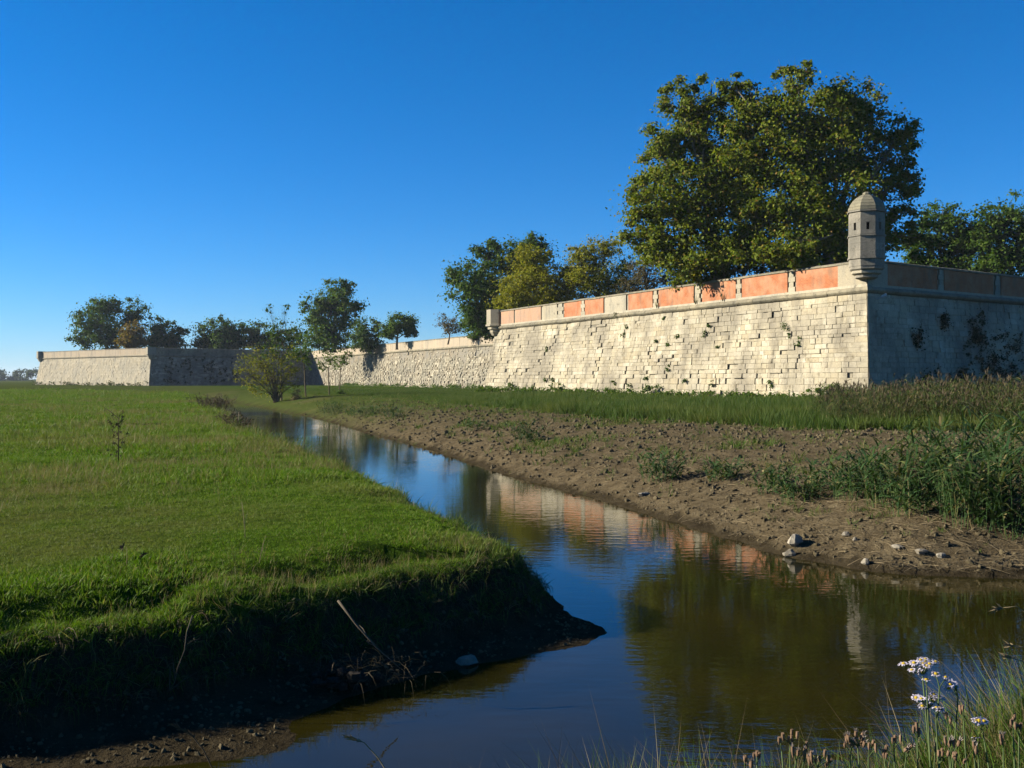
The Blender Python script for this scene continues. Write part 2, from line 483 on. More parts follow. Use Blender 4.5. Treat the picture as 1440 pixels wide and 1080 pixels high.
def terrain(x, y):
    """height and the weights of bare soil, mud and sprouting weeds"""
    x, y = np.asarray(x, float), np.asarray(y, float)
    r = np.hypot(x, y)
    wob = (0.22 * fbm(x * 1.1, y * 1.1, 3, 3) + 0.10 * fbm(x * 4, y * 4, 9, 2)) * np.clip(r / 9, 0.6, 3)
    s = signed(x, y, BANK, P_MEADOW) + wob
    hump = fbm(x * 1.3, y * 1.3, 21, 3)
    zm = 0.80 + 0.40 * sm((y - 18) / 130) + hump * 0.10 * np.exp(-np.maximum(s, 0) / 3.0) + fbm(x * .45, y * .45, 5, 3) * 0.17
    # slumped hollows along the edge of the near bank, and the ditch that joins the stream farther up
    slump = np.exp(-((s - 0.55) / 0.32) ** 2) * sm((fbm(x * 0.9, y * 0.9, 44, 2) + 0.08) * 6) * (y < 11)
    zm = zm - 0.15 * slump
    ditch = seg_dist(x, y, [(-9, 37.6), (-14, 39.3), (-18, 39.6), (-24, 41)])
    zm = zm - 0.32 * np.exp(-(ditch / 0.5) ** 2)
    hm = np.where(s > 0, zm - 0.20 * np.exp(-s / 0.28), zm - 0.20 + np.where(y < 13, 1.05, 2.2) * s)
    m = signed(x, y, MUD + [MUD[0]], MUD) + 0.18 * fbm(x * 2.3, y * 2.3, 33, 3)
    hmud = np.where(m > 0, np.minimum(0.16, 0.11 * m) + 0.05 * fbm(x * 5, y * 5, 8, 3) * sm(m / 0.3), 0.35 * m)
    q = signed(x, y, SHORE, P_FIELD) + wob * 0.7
    rough = fbm(x * 2.2, y * 2.2, 55, 4)
    hf = np.where(q > 0, 1.18 * (1 - np.exp(-q / 3.4)) + (0.05 + 0.13 * np.exp(-q / 5)) * rough * sm(q / 0.6), 0.35 * q)
    k = signed(x, y, NEAR, P_NEAR)
    top = 0.80 + 0.27 * sm((x + 0.5) / 0.9) + 0.28 * sm((x - 0.7) / 1.0) + 0.03 * fbm(x * 2, y * 2, 70, 2)
    hn = np.where(k > 0, top * sm(k / 1.15 + 0.02), 0.6 * k)
    h = np.maximum.reduce([hm, hmud, hf, hn, np.full(x.shape, -0.7)])
    field = q > 0
    st = signed(x, y, STRIP, P_STRIP)
    grassy = sm((st + 2.0 + 4 * fbm(x * .3, y * .3, 81, 3)) / 3.0)
    soil = np.where(field, (1 - grassy) * (1 - 0.75 * sm((y - 38) / 45)), 0.0)
    sprout = sm((fbm(x * 0.22, y * 0.5, 90, 3) + 0.10) * 4) * sm((q - 2) / 4) * np.where(field, 1, 0)
    bankface = np.where((s < 0.02) & (q < 0.0), 1.0, 0.0)
    mud = np.maximum(bankface, np.where((q > -1) & (q < 0.25), 1.0, 0)) * (k < 0.0)
    mud = np.where(k > -2, np.maximum(mud, (h < 0.25) * 1.0), mud)
    return h, soil, mud, sprout, s, q, k, st

# ------------------------------------------------------------------ ground and water
def axis(lo, hi, c, a, step):
    u0, u1 = math.asinh((lo - c) / a), math.asinh((hi - c) / a)
    return c + a * np.sinh(np.linspace(u0, u1, int((u1 - u0) / step)))
gx = axis(-4500, 4500, 0.0, 5.0, 0.02)
gy = axis(-300, 6000, 9.5, 4.5, 0.02)
GX, GY = np.meshgrid(gx, gy)
fx, fy = GX.ravel(), GY.ravel()
H, soil_w, mud_w, sprout_w, _, _, _, _ = terrain(fx, fy)
nx, ny = len(gx), len(gy)
ii = (np.arange(ny - 1)[:, None] * nx + np.arange(nx - 1)[None, :]).ravel()
me = np_mesh('ground', np.column_stack([fx, fy, H]), np.column_stack([ii, ii + 1, ii + nx + 1, ii + nx]), 'ground', True)
for nm, arr in (('soil', soil_w), ('mud', mud_w), ('sprout', sprout_w)):
    me.attributes.new(nm, 'FLOAT', 'POINT').data.foreach_set('value', arr.astype(np.float32))
link(bpy.data.objects.new('ground', me), kind='structure', label='flat green meadow and bare brown field on both sides of the stream', cat='ground')
wm = MB()
wm.add([(-420, -120, 0), (420, -120, 0), (420, 200, 0), (-420, 200, 0)], [(0, 1, 2, 3)])
wm.obj('water', 'water', kind='structure', label='murky stream reflecting the sky, the trees and the rampart', cat='water')

# ------------------------------------------------------------------ the ramparts
ZB, ZC, ZT, ZP = 0.9, 6.94, 7.30, 8.70            # wall foot, cordon bottom and top, parapet top
BAT = 0.95                                        # batter of the wall
A, B, CJ, K = (18.3, 55.0), (-1.49, 97.0), (13.95, 108.4), (-44.3, 235.0)
L1, L0 = (-71.1, 210.0), (-107.4, 243.0)
PATH = [(58.6, 84.8), A, B, CJ, K, L1, L0, (-77.0, 283.0)]
SEG_R, SEG_L, SEG_FLANK, SEG_CURT, SEG_D, SEG_W, SEG_BACK = range(7)

def offset_path(o):
    out, n = [], len(PATH)
    dirs = []
    for i in range(n - 1):
        d = Vector(PATH[i + 1]) - Vector(PATH[i])
        dirs.append(d.normalized())
    for i in range(n):
        p = Vector(PATH[i])
        n0 = dirs[max(i - 1, 0)]
        n1 = dirs[min(i, n - 2)]
        a, b = Vector((-n0.y, n0.x)), Vector((-n1.y, n1.x))
        mt = (a + b).normalized()
        out.append(p + mt * (o / mt.dot(a)))
    return out
_oc = {}
def wp(seg, u, o, z):
    """point on wall segment: u in 0..1 along, o metres outward, z height"""
    k = round(o, 4)
    if k not in _oc:
        _oc[k] = offset_path(k)
    p = _oc[k][seg].lerp(_oc[k][seg + 1], u)
    return (p.x, p.y, z)
def seg_len(seg):
    return (Vector(PATH[seg + 1]) - Vector(PATH[seg])).length
def u_at_px(seg, px):
    """where along a wall the ray through an image column meets it"""
    k = (px - 720) / F
    (x0, y0), (x1, y1) = PATH[seg], PATH[seg + 1]
    return (k * y0 - x0) / ((x1 - x0) - k * (y1 - y0))
def batter(z):
    return BAT * (ZC - z) / (ZC - ZB)

def sweep(mb, seg, u0, u1, prof):
    """a length of moulding: profile of (outward, z) points between two places on a wall"""
    n = len(prof)
    v = [wp(seg, u0, o, z) for o, z in prof] + [wp(seg, u1, o, z) for o, z in prof]
    f = [(i, (i + 1) % n, n + (i + 1) % n, n + i) for i in range(n)]
    f += [tuple(range(n - 1, -1, -1)), tuple(range(n, 2 * n))]
    mb.add(v, f)

def stone(mb, seg, u0, u1, z0, z1, d, inset=0.012):
    um = (u0 + u1) / 2 * seg_len(seg)
    rg = float(np.clip(0.95 + 4.2 * fbm(np.array([um * 0.22]), np.array([z0 * 0.5 + seg * 9]), 77, 3)[0] + 0.8 * (z0 < 3.4) - 0.5 * (z0 > 5.4), 0.22, 2.2))
    inset, d = inset * rg, d * min(1.25, 0.35 + 0.75 * rg)
    """one wall stone with chamfered edges, standing d proud of the wall plane"""
    L = seg_len(seg)
    du = inset / L
    j = lambda s: float(rng.normal(0, s))
    v = []
    for (u, z) in ((u0, z0), (u1, z0), (u1, z1), (u0, z1)):
        v.append(wp(seg, u, batter(z) - 0.16, z))
    for (u, z) in ((u0, z0), (u1, z0), (u1, z1), (u0, z1)):
        v.append(wp(seg, u, batter(z) + d - 0.02, z))
    for (u, z, su, sz) in ((u0, z0, 1, 1), (u1, z0, -1, 1), (u1, z1, -1, -1), (u0, z1, 1, -1)):
        wear = inset * rng.uniform(0.6, 3.2)
        zz_ = z + sz * wear * rng.uniform(0.4, 1.0)
        v.append(wp(seg, u + su * wear / L, batter(zz_) + d + round(j(0.007), 4), zz_))
    f = []
    for b in (0, 4):
        for i in range(4):
            f.append((b + i, b + (i + 1) % 4, b + 4 + (i + 1) % 4, b + 4 + i))
    f.append((8, 9, 10, 11))
    mb.add(v, f)

def courses(seg, h_lo, h_hi, l_lo, l_hi, step_amp, u_lo=0.0, u_hi=1.0, rough=0.012, seed=0, edge=0.0):
    """yield the stones of a wall face: (u0, u1, z0, z1, depth)"""
    L, out, z, row = seg_len(seg), [], ZB, 0
    while z < ZC - 0.08:
        h = rng.uniform(h_lo, h_hi) * (1.0 if rng.uniform() > 0.2 else 0.7)
        if z + h > ZC - h_lo * 0.6:
            h = ZC - z
        u = u_lo * L + (rng.uniform(0, l_lo) if u_lo > 0 else 0.02)
        while u < u_hi * L - 0.05:
            ln = rng.uniform(l_lo, l_hi)
            e = min(u + ln, u_hi * L - 0.02)
            um, zm = (u + e) / 2, z + h / 2
            f = fbm(np.array([um * 0.42]), np.array([zm * 0.8]), 60 + seed, 3)[0]
            t = rng.uniform()
            d = -0.055 if (f + rng.normal(0, 0.05)) > 0.05 else 0.0
            if t > 0.965:
                d = -0.10
            elif t < 0.05:
                d = 0.035
            if min(u, L - e) < edge:
                d = 0.0
            d = d * step_amp + rng.normal(0, rough)
            out.append((u / L, (e - 0.002) / L, z, z + h - 0.002, float(d)))
            u = e
        z += h
        row += 1
    return out

def core(mb, seg, o=-0.10):
    v = [wp(seg, 0, BAT + o, ZB - 0.6), wp(seg, 1, BAT + o, ZB - 0.6), wp(seg, 1, o, ZC), wp(seg, 0, o, ZC),
         wp(seg, 0, -1.5, ZB - 0.6), wp(seg, 1, -1.5, ZB - 0.6), wp(seg, 1, -1.5, ZC), wp(seg, 0, -1.5, ZC)]
    mb.add(v, [(0, 1, 2, 3), (5, 4, 7, 6), (3, 2, 6, 7), (4, 5, 1, 0), (4, 0, 3, 7), (1, 5, 6, 2)])

CORDON = [(-0.3, ZC)] + [(0.02 + 0.17 * math.sin(math.pi * t), ZC + (ZT - ZC) * t) for t in (0.04, 0.2, 0.4, 0.6, 0.8, 0.96)] + [(-0.3, ZT)]

def moulding(root, seg, per=None, u0=0.0, u1=1.0):
    """the rounded cordon: separate stones on the near bastion, one length elsewhere"""
    if per is None:
        mb = MB()
        sweep(mb, seg, u0, u1, CORDON)
        return local(mb.obj('cordon', 'trim', root), root)
    L = seg_len(seg)
    n = int(L * (u1 - u0) / per)
    cuts = np.linspace(u0, u1, n + 1)
    cuts[1:-1] += rng.normal(0, 0.15, n - 1) / L
    for a, b in zip(cuts[:-1], cuts[1:]):
        mb = MB()
        dz, do = rng.normal(0, 0.008), rng.normal(0, 0.012)
        sweep(mb, seg, a, b - 0.012 / L, [(round(o + (do if o > -0.2 else 0), 4), z + dz) for o, z in CORDON])
        local(mb.obj('cordon_stone', 'trim', root), root)

def uv_panel(root, seg, u0, u1, z0, z1, o_out, o_in, mat, name):
    mb = MB()
    sweep(mb, seg, u0, u1, [(o_in, z0), (o_out, z0), (o_out, z1), (o_in, z1)])
    ob = mb.obj(name, mat, root)
    uvl = ob.data.uv_layers.new(name='UVMap')
    L = seg_len(seg)
    p0 = Vector(PATH[seg])
    d = (Vector(PATH[seg + 1]) - p0).normalized()
    for lp in ob.data.loops:
        co = ob.data.vertices[lp.vertex_index].co
        uvl.data[lp.index].uv = ((Vector((co.x, co.y)) - p0).dot(d), co.z)
    return local(ob, root)

def coping(root, seg, per, u0=0.0, u1=1.0, mat='trim', name='coping_stone'):
    L = seg_len(seg)
    n = max(1, int(L * (u1 - u0) / per))
    cuts = np.linspace(u0, u1, n + 1)
    for a, b in zip(cuts[:-1], cuts[1:]):
        mb = MB()
        dz = rng.normal(0, 0.008)
        sweep(mb, seg, a, b - 0.01 / L, [(-0.72, ZP - 0.10 + dz), (0.035, ZP - 0.14 + dz), (0.04, ZP - 0.05 + dz), (-0.1, ZP + dz), (-0.72, ZP + 0.02 + dz)])
        local(mb.obj(name, mat, root), root)

def quoin(root, seg, uc, w=0.5):
    """toothed stone pier between two brick panels, block by block"""
    L = seg_len(seg)
    z, k = ZT + 0.12, 0
    hs = (ZP - 0.145 - z) / 4
    for i in range(4):
        ww = w * (1.35 if i % 2 == 0 else 0.75)
        mb = MB()
        sweep(mb, seg, uc - ww / 2 / L, uc + ww / 2 / L, [(-0.5, z), (0.0, z), (0.0 + rng.uniform(0, 0.008), z + hs - 0.008), (-0.5, z + hs - 0.008)])
        local(mb.obj('quoin_block', 'pale', root), root)
        z += hs

# ---- near bastion
bastion = empty('bastion', (A[0], A[1], ZB), 'near stone bastion with brick parapet and a sentry box on its corner', 'bastion')
for sg, nm in ((SEG_L, 'sunlit wall core seen from the stream'), (SEG_R, None), (SEG_FLANK, None)):
    mb = MB()
    core(mb, sg)
    local(mb.obj('wall_core', 'mortar', bastion), bastion)
stones = []
for sg, ulim in ((SEG_L, (0, 1.0)), (SEG_R, (0.25, 1.0)), (SEG_FLANK, (0, 0.25))):
    for (u0, u1, z0, z1, d) in courses(sg, 0.24, 0.38, 0.30, 1.05, 1.0 if sg == SEG_L else 0.8, ulim[0], ulim[1], seed=sg, edge=0.7):
        p = wp(sg, (u0 + u1) / 2, 0, 0)
        dist = math.hypot(p[0], p[1])
        if sg == SEG_FLANK:
            size = 0
        else:
            vis = abs(p[0] / p[1]) < 0.49 and z0 > 1.3
            size = vis * (u1 - u0) * seg_len(sg) * (z1 - z0) / dist ** 2 * (1.0 if sg == SEG_L else 0.75)
        stones.append((size, sg, u0, u1, z0, z1, d))
stones.sort(key=lambda t: -t[0])
rest = MB()
for i, (size, sg, u0, u1, z0, z1, d) in enumerate(stones):
    if i < 300:
        mb = MB()
        stone(mb, sg, u0, u1, z0, z1, d)
        local(mb.obj('stone', 'ashlar', bastion), bastion)
    else:
        stone(rest, sg, u0, u1, z0, z1, d)
local(rest.obj('stone_facing', 'ashlar', bastion, kind='stuff'), bastion)
moulding(bastion, SEG_L, 1.5)
moulding(bastion, SEG_R, 1.6)
moulding(bastion, SEG_FLANK)
for sg in (SEG_L, SEG_R, SEG_FLANK):
    mb = MB()
    sweep(mb, sg, 0, 1, [(-0.6, ZT - 0.05), (0.01, ZT - 0.05), (0.01, ZT + 0.118), (-0.6, ZT + 0.118)])
    local(mb.obj('parapet_plinth', 'pale', bastion), bastion)
    mb = MB()
    sweep(mb, sg, 0, 1, [(-0.62, ZT + 0.1), (-0.10, ZT + 0.1), (-0.10, ZP - 0.145), (-0.62, ZP - 0.145)])
    local(mb.obj('parapet_core', 'pale', bastion), bastion)
    coping(bastion, sg, 1.7)
zq0, zq1 = ZT + 0.12, ZP - 0.145
# sunlit side, panel by panel as image columns (right to left)
lit = [(1178, 1119, 'brick'), (1107, 1043, 'brick'), (1034, 987, 'brick'), (975, 926, 'brick'), (917, 883, 'brick'), (880, 851, 'pale'), (848, 822, 'brick'), (817, 793, 'brick'),
       (783, 763, 'pale'), (760, 724, 'brick_faded'), (722, 699, 'brick_faded')]
for a, b, kind in lit:
    uv_panel(bastion, SEG_L, u_at_px(SEG_L, a), u_at_px(SEG_L, b), zq0, zq1, -0.025 if 'brick' in kind else -0.012, -0.3, kind, 'brick_panel' if 'brick' in kind else 'stone_panel')
for c, w in ((1113, 0.42), (1038.5, 0.42), (981, 0.45), (921.5, 0.45), (819.5, 0.5), (788, 0.8)):
    quoin(bastion, SEG_L, u_at_px(SEG_L, c), w)
uv_panel(bastion, SEG_L, 0.001, u_at_px(SEG_L, 1178), zq0, zq1, 0.0, -0.3, 'pale', 'corner_pier')
edges_r = [(1248, 1318), (1328, 1397), (1408, 1474), (1485, 1548), (1560, 1622)]
for a, b in edges_r:
    uv_panel(bastion, SEG_R, u_at_px(SEG_R, b), u_at_px(SEG_R, a), zq0, zq1, -0.025, -0.3, 'brick', 'brick_panel')
for c in (1323, 1402.5, 1479.5, 1554):
    quoin(bastion, SEG_R, u_at_px(SEG_R, c), 0.42)
uv_panel(bastion, SEG_R, u_at_px(SEG_R, 1248), 0.999, zq0, zq1, 0.0, -0.3, 'pale', 'corner_pier')

# ---- curtain wall
curtain = empty('curtain_wall', (-20, 182, ZB), 'long low rubble curtain wall running back to the far bastion', 'wall')
mb = MB()
core(mb, SEG_CURT, -0.05)
local(mb.obj('wall_core', 'rubble_core', curtain), curtain)
rub = MB()
for (u0, u1, z0, z1, d) in courses(SEG_CURT, 0.16, 0.34, 0.22, 0.7, 0.5, 0.22, 1.0, rough=0.026, seed=11):
    if rng.uniform() < 0.75 - 0.5 * (z0 > 5.6):
        stone(rub, SEG_CURT, u0, u1, z0, z1, d + 0.02, 0.03)
local(rub.obj('rubble_facing', 'rubble', curtain, kind='stuff'), curtain)
moulding(curtain, SEG_CURT)
for a, b in zip(np.linspace(0.2, 1, 15)[:-1], np.linspace(0.2, 1, 15)[1:]):
    uv_panel(curtain, SEG_CURT, a, b - 0.0004, ZT - 0.03, ZP - 0.145, -0.02 + float(rng.uniform(0, 0.012)), -0.6, 'render', 'parapet_panel')
coping(curtain, SEG_CURT, 4.0, 0.2, 1.0)

# ---- far bastion
far_b = empty('bastion', (L1[0], L1[1], ZB), 'distant pale bastion with plain parapet beyond the meadow', 'bastion')
for sg in (SEG_W, SEG_D, SEG_BACK):
    mb = MB()
    core(mb, sg, -0.05)
    local(mb.obj('wall_core', 'rubble_core', far_b), far_b)
    rub = MB()
    if sg != SEG_BACK:
        for (u0, u1, z0, z1, d) in courses(sg, 0.24, 0.40, 0.35, 0.95, 0.4, rough=0.014, seed=20 + sg):
            stone(rub, sg, u0, u1, z0, z1, d, 0.03)
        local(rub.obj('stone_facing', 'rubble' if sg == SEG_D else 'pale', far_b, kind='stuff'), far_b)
    moulding(far_b, sg)
    cuts = np.linspace(0, 1, 9)
    for a, b in zip(cuts[:-1], cuts[1:]):
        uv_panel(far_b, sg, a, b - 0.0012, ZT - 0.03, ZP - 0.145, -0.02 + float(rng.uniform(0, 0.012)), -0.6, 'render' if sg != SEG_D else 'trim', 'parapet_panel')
    coping(far_b, sg, 4.0)
uv_panel(far_b, SEG_D, 0.42, 0.455, 2.2, 4.0, 0.80, 0.2, 'pale', 'blocked_opening')['label'] = 'pale blocked opening in the shaded wall'

# ---- corner stubs of vanished sentry boxes
def octagon(cx, cy, r, rot, z):
    """r = half the width across the flats"""
    R = r / math.cos(math.pi / 8)
    return [(cx + R * math.cos(rot + math.pi / 8 + k * math.pi / 4), cy + R * math.sin(rot + math.pi / 8 + k * math.pi / 4), z) for k in range(8)]
def rings_mesh(mb, rings):
    n = len(rings[0])
    v = [p for r in rings for p in r]
    f = []
    for i in range(len(rings) - 1):
        for k in range(n):
            f.append((i * n + k, i * n + (k + 1) % n, (i + 1) * n + (k + 1) % n, (i + 1) * n + k))
    f += [tuple(range(n - 1, -1, -1)), tuple((len(rings) - 1) * n + k for k in range(n))]
    mb.add(v, f)
def bisector(i):
    a, b = Vector(PATH[i]) - Vector(PATH[i - 1]), Vector(PATH[i + 1]) - Vector(PATH[i])
    a.normalize(); b.normalize()
    return (Vector((-a.y, a.x)) + Vector((-b.y, b.x))).normalized()
for idx, root in ((2, bastion), (5, far_b), (6, far_b)):
    nb = bisector(idx)
    rot = math.atan2(nb.y, nb.x)
    cx, cy = PATH[idx][0] - nb.x * 0.15, PATH[idx][1] - nb.y * 0.15
    mb = MB()
    rings_mesh(mb, [octagon(cx, cy, r, rot, z) for r, z in ((0.45, 6.45), (0.62, 6.75), (0.62, 6.95), (0.8, 7.0), (0.8, 7.22), (0.98, 7.28), (0.98, 7.42), (0.9, 7.46), (0.9, 8.78))])
    local(mb.obj('sentry_box_stub', 'pale', root), root)

# ---- earth behind the parapets
tb = MB()
inner = offset_path(-0.7)
pts = [(p.x, p.y, 7.55) for p in inner] + [(-20, 330, 7.55), (120, 260, 7.55), (110, 110, 7.55)]
tb.add(pts, [tuple(range(len(pts) - 1, -1, -1))])
tb.obj('rampart_terrace', 'grass_long', kind='structure', label='grassy earth terrace behind the rampart parapets', cat='terrace')

# ---- sentry box
nb = bisector(1)
rot = math.atan2(nb.y, nb.x)
scx, scy = A[0] - nb.x * 0.12 - 0.02, A[1] - nb.y * 0.12
sentry = empty('sentry_box', (scx, scy, 7.7), 'grey stone octagonal sentry box with domed roof on the bastion corner', 'sentry box')
def oct_part(name, mat, spec, label=None):
    mb = MB()
    rings_mesh(mb, [octagon(scx, scy, r, rot, z) for r, z in spec])
    o = local(mb.obj(name, mat, sentry), sentry)
    if label:
        o['label'] = label
    return o
oct_part('corbel', 'lichen', [(0.42, 7.66), (0.55, 7.72), (0.55, 7.86)])
oct_part('corbel', 'pale', [(0.60, 7.865), (0.72, 7.93), (0.72, 8.07)])
oct_part('corbel', 'lichen', [(0.74, 8.075), (0.82, 8.14), (0.82, 8.28)])
oct_part('corbel', 'lichen', [(0.84, 8.285), (0.86, 8.62), (0.93, 8.66), (0.93, 8.74)])
R0 = 0.88
def facet_blocks(z0, z1, r, rows, slit=None):
    """drum of dressed blocks, facet by facet; slit = (z0, z1, half width) leaves a loophole in each outer facet"""
    for k in range(8):
        a = rot + k * math.pi / 4
        nx_, ny_ = math.cos(a), math.sin(a)
        tx, ty = -ny_, nx_
        hw = r * math.tan(math.pi / 8)
        zs = np.linspace(z0, z1, rows + 1)
        pieces = []
        for i in range(rows):
            pieces.append((-hw, hw, zs[i], zs[i + 1] - 0.006))
        if slit and k in (0, 1, 7, 2, 6):
            s0, s1, sw = slit
            pieces = [(-hw, -sw, s0, s1), (sw, hw, s0, s1), (-hw, hw, z0, s0 - 0.004), (-hw, hw, s1 + 0.004, z1 - 0.004)]
        for (t0, t1, za, zb_) in pieces:
            mb = MB()
            v = []
            for (rr) in (r - 0.16, r):
                sc = rr / r
                for (t, z) in ((t0, za), (t1, za), (t1, zb_), (t0, zb_)):
                    tt = t * sc if abs(abs(t) - hw) < 1e-6 else t
                    v.append((scx + nx_ * rr + tx * tt, scy + ny_ * rr + ty * tt, z))
            mb.add(v, [(4, 5, 6, 7), (1, 0, 3, 2), (0, 1, 5, 4), (1, 2, 6, 5), (2, 3, 7, 6), (3, 0, 4, 7)])
            local(mb.obj('drum_block', 'lichen', sentry), sentry)
facet_blocks(8.75, 9.80, R0, 3)
oct_part('string_course', 'lichen', [(R0 - 0.1, 9.80), (R0 + 0.05, 9.81), (R0 + 0.05, 9.88), (R0 - 0.1, 9.90)])
facet_blocks(9.90, 11.02, R0 - 0.01, 1, (10.12, 10.50, 0.075))
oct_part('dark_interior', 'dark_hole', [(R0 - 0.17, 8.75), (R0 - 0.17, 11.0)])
oct_part('cornice', 'lichen', [(R0 - 0.1, 11.02), (R0 + 0.06, 11.06), (R0 + 0.06, 11.14), (R0 - 0.1, 11.16)])
zz, n_c = 11.16, 5
prof = lambda t: (R0 + 0.03) * max(0.0, 1 - (t * 0.97) ** 1.75) ** 0.6
for i in range(n_c):
    t0, t1 = i / n_c, (i + 1) / n_c
    oct_part('dome_course', 'dome', [(prof(t0), zz + 0.86 * t0), (prof(t0 * 0.35 + t1 * 0.65), zz + 0.86 * (t0 * 0.35 + t1 * 0.65)), (prof(t1) + 0.02, zz + 0.86 * t1 - 0.012), (prof(t1) - 0.08, zz + 0.86 * t1)])
oct_part('finial', 'dome', [(0.16, zz + 0.80), (0.20, zz + 0.87), (0.19, zz + 0.94), (0.10, zz + 0.99)])

# ---- small floodlight under the corner
fl = empty('floodlight', wp(SEG_R, 0.985, 0.0, 6.62), 'small white floodlight fixed under the cordon at the bastion corner', 'lamp')
p = Vector(wp(SEG_R, 0.985, 0.12, 6.62))
q = Vector(wp(SEG_R, 0.978, 0.45, 6.72))
mb = MB(); mb.tube([p, q], [0.02, 0.02], 6); local(mb.obj('arm', 'white_metal', fl), fl)
mb = MB(); d = (q - p).normalized()
mb.tube([q - d * 0.02, q + Vector((0.05, -0.02, 0.02)), q + Vector((0.26, -0.08, 0.12))], [0.04, 0.085, 0.10], 10); local(mb.obj('lamp_head', 'white_metal', fl), fl)

# ------------------------------------------------------------------ foliage
def leaf_cloud(centers, radii, per, size, flat=0.7, out_from=None):
    """leaf quads scattered round clump centres; returns verts, faces"""
    n = len(centers)
    N = n * per
    c = np.repeat(centers, per, axis=0)
    r = np.repeat(radii, per)
    d = rng.normal(size=(N, 3))
    d /= np.linalg.norm(d, axis=1)[:, None]
    rad = np.clip(np.abs(rng.normal(0, 0.68, N)), 0, 1.2)
    off = d * (r * rad)[:, None]
    off[:, 2] *= flat
    pos = c + off
    nrm = d * 0.7 + rng.normal(0, 0.6, (N, 3)) + np.array([0, 0, 0.45])
    nrm /= np.linalg.norm(nrm, axis=1)[:, None]
    a = np.cross(nrm, rng.normal(size=(N, 3)))
    a /= np.linalg.norm(a, axis=1)[:, None] + 1e-9
    b = np.cross(nrm, a)
    s = size * rng.uniform(0.6, 1.25, N)
    L, W = (a * (s * 0.5)[:, None]), (b * (s * 0.36)[:, None])
    fold = nrm * (s * 0.10)[:, None]
    v = np.empty((N, 4, 3))
    v[:, 0] = pos - L
    v[:, 1] = pos + W + fold
    v[:, 2] = pos + L
    v[:, 3] = pos - W + fold
    return v.reshape(-1, 3), np.arange(N * 4).reshape(-1, 4)

def px3(x, y, D):
    return np.array([(x - 720) / F * D, D, EYE + (HOR - y) / F * D])

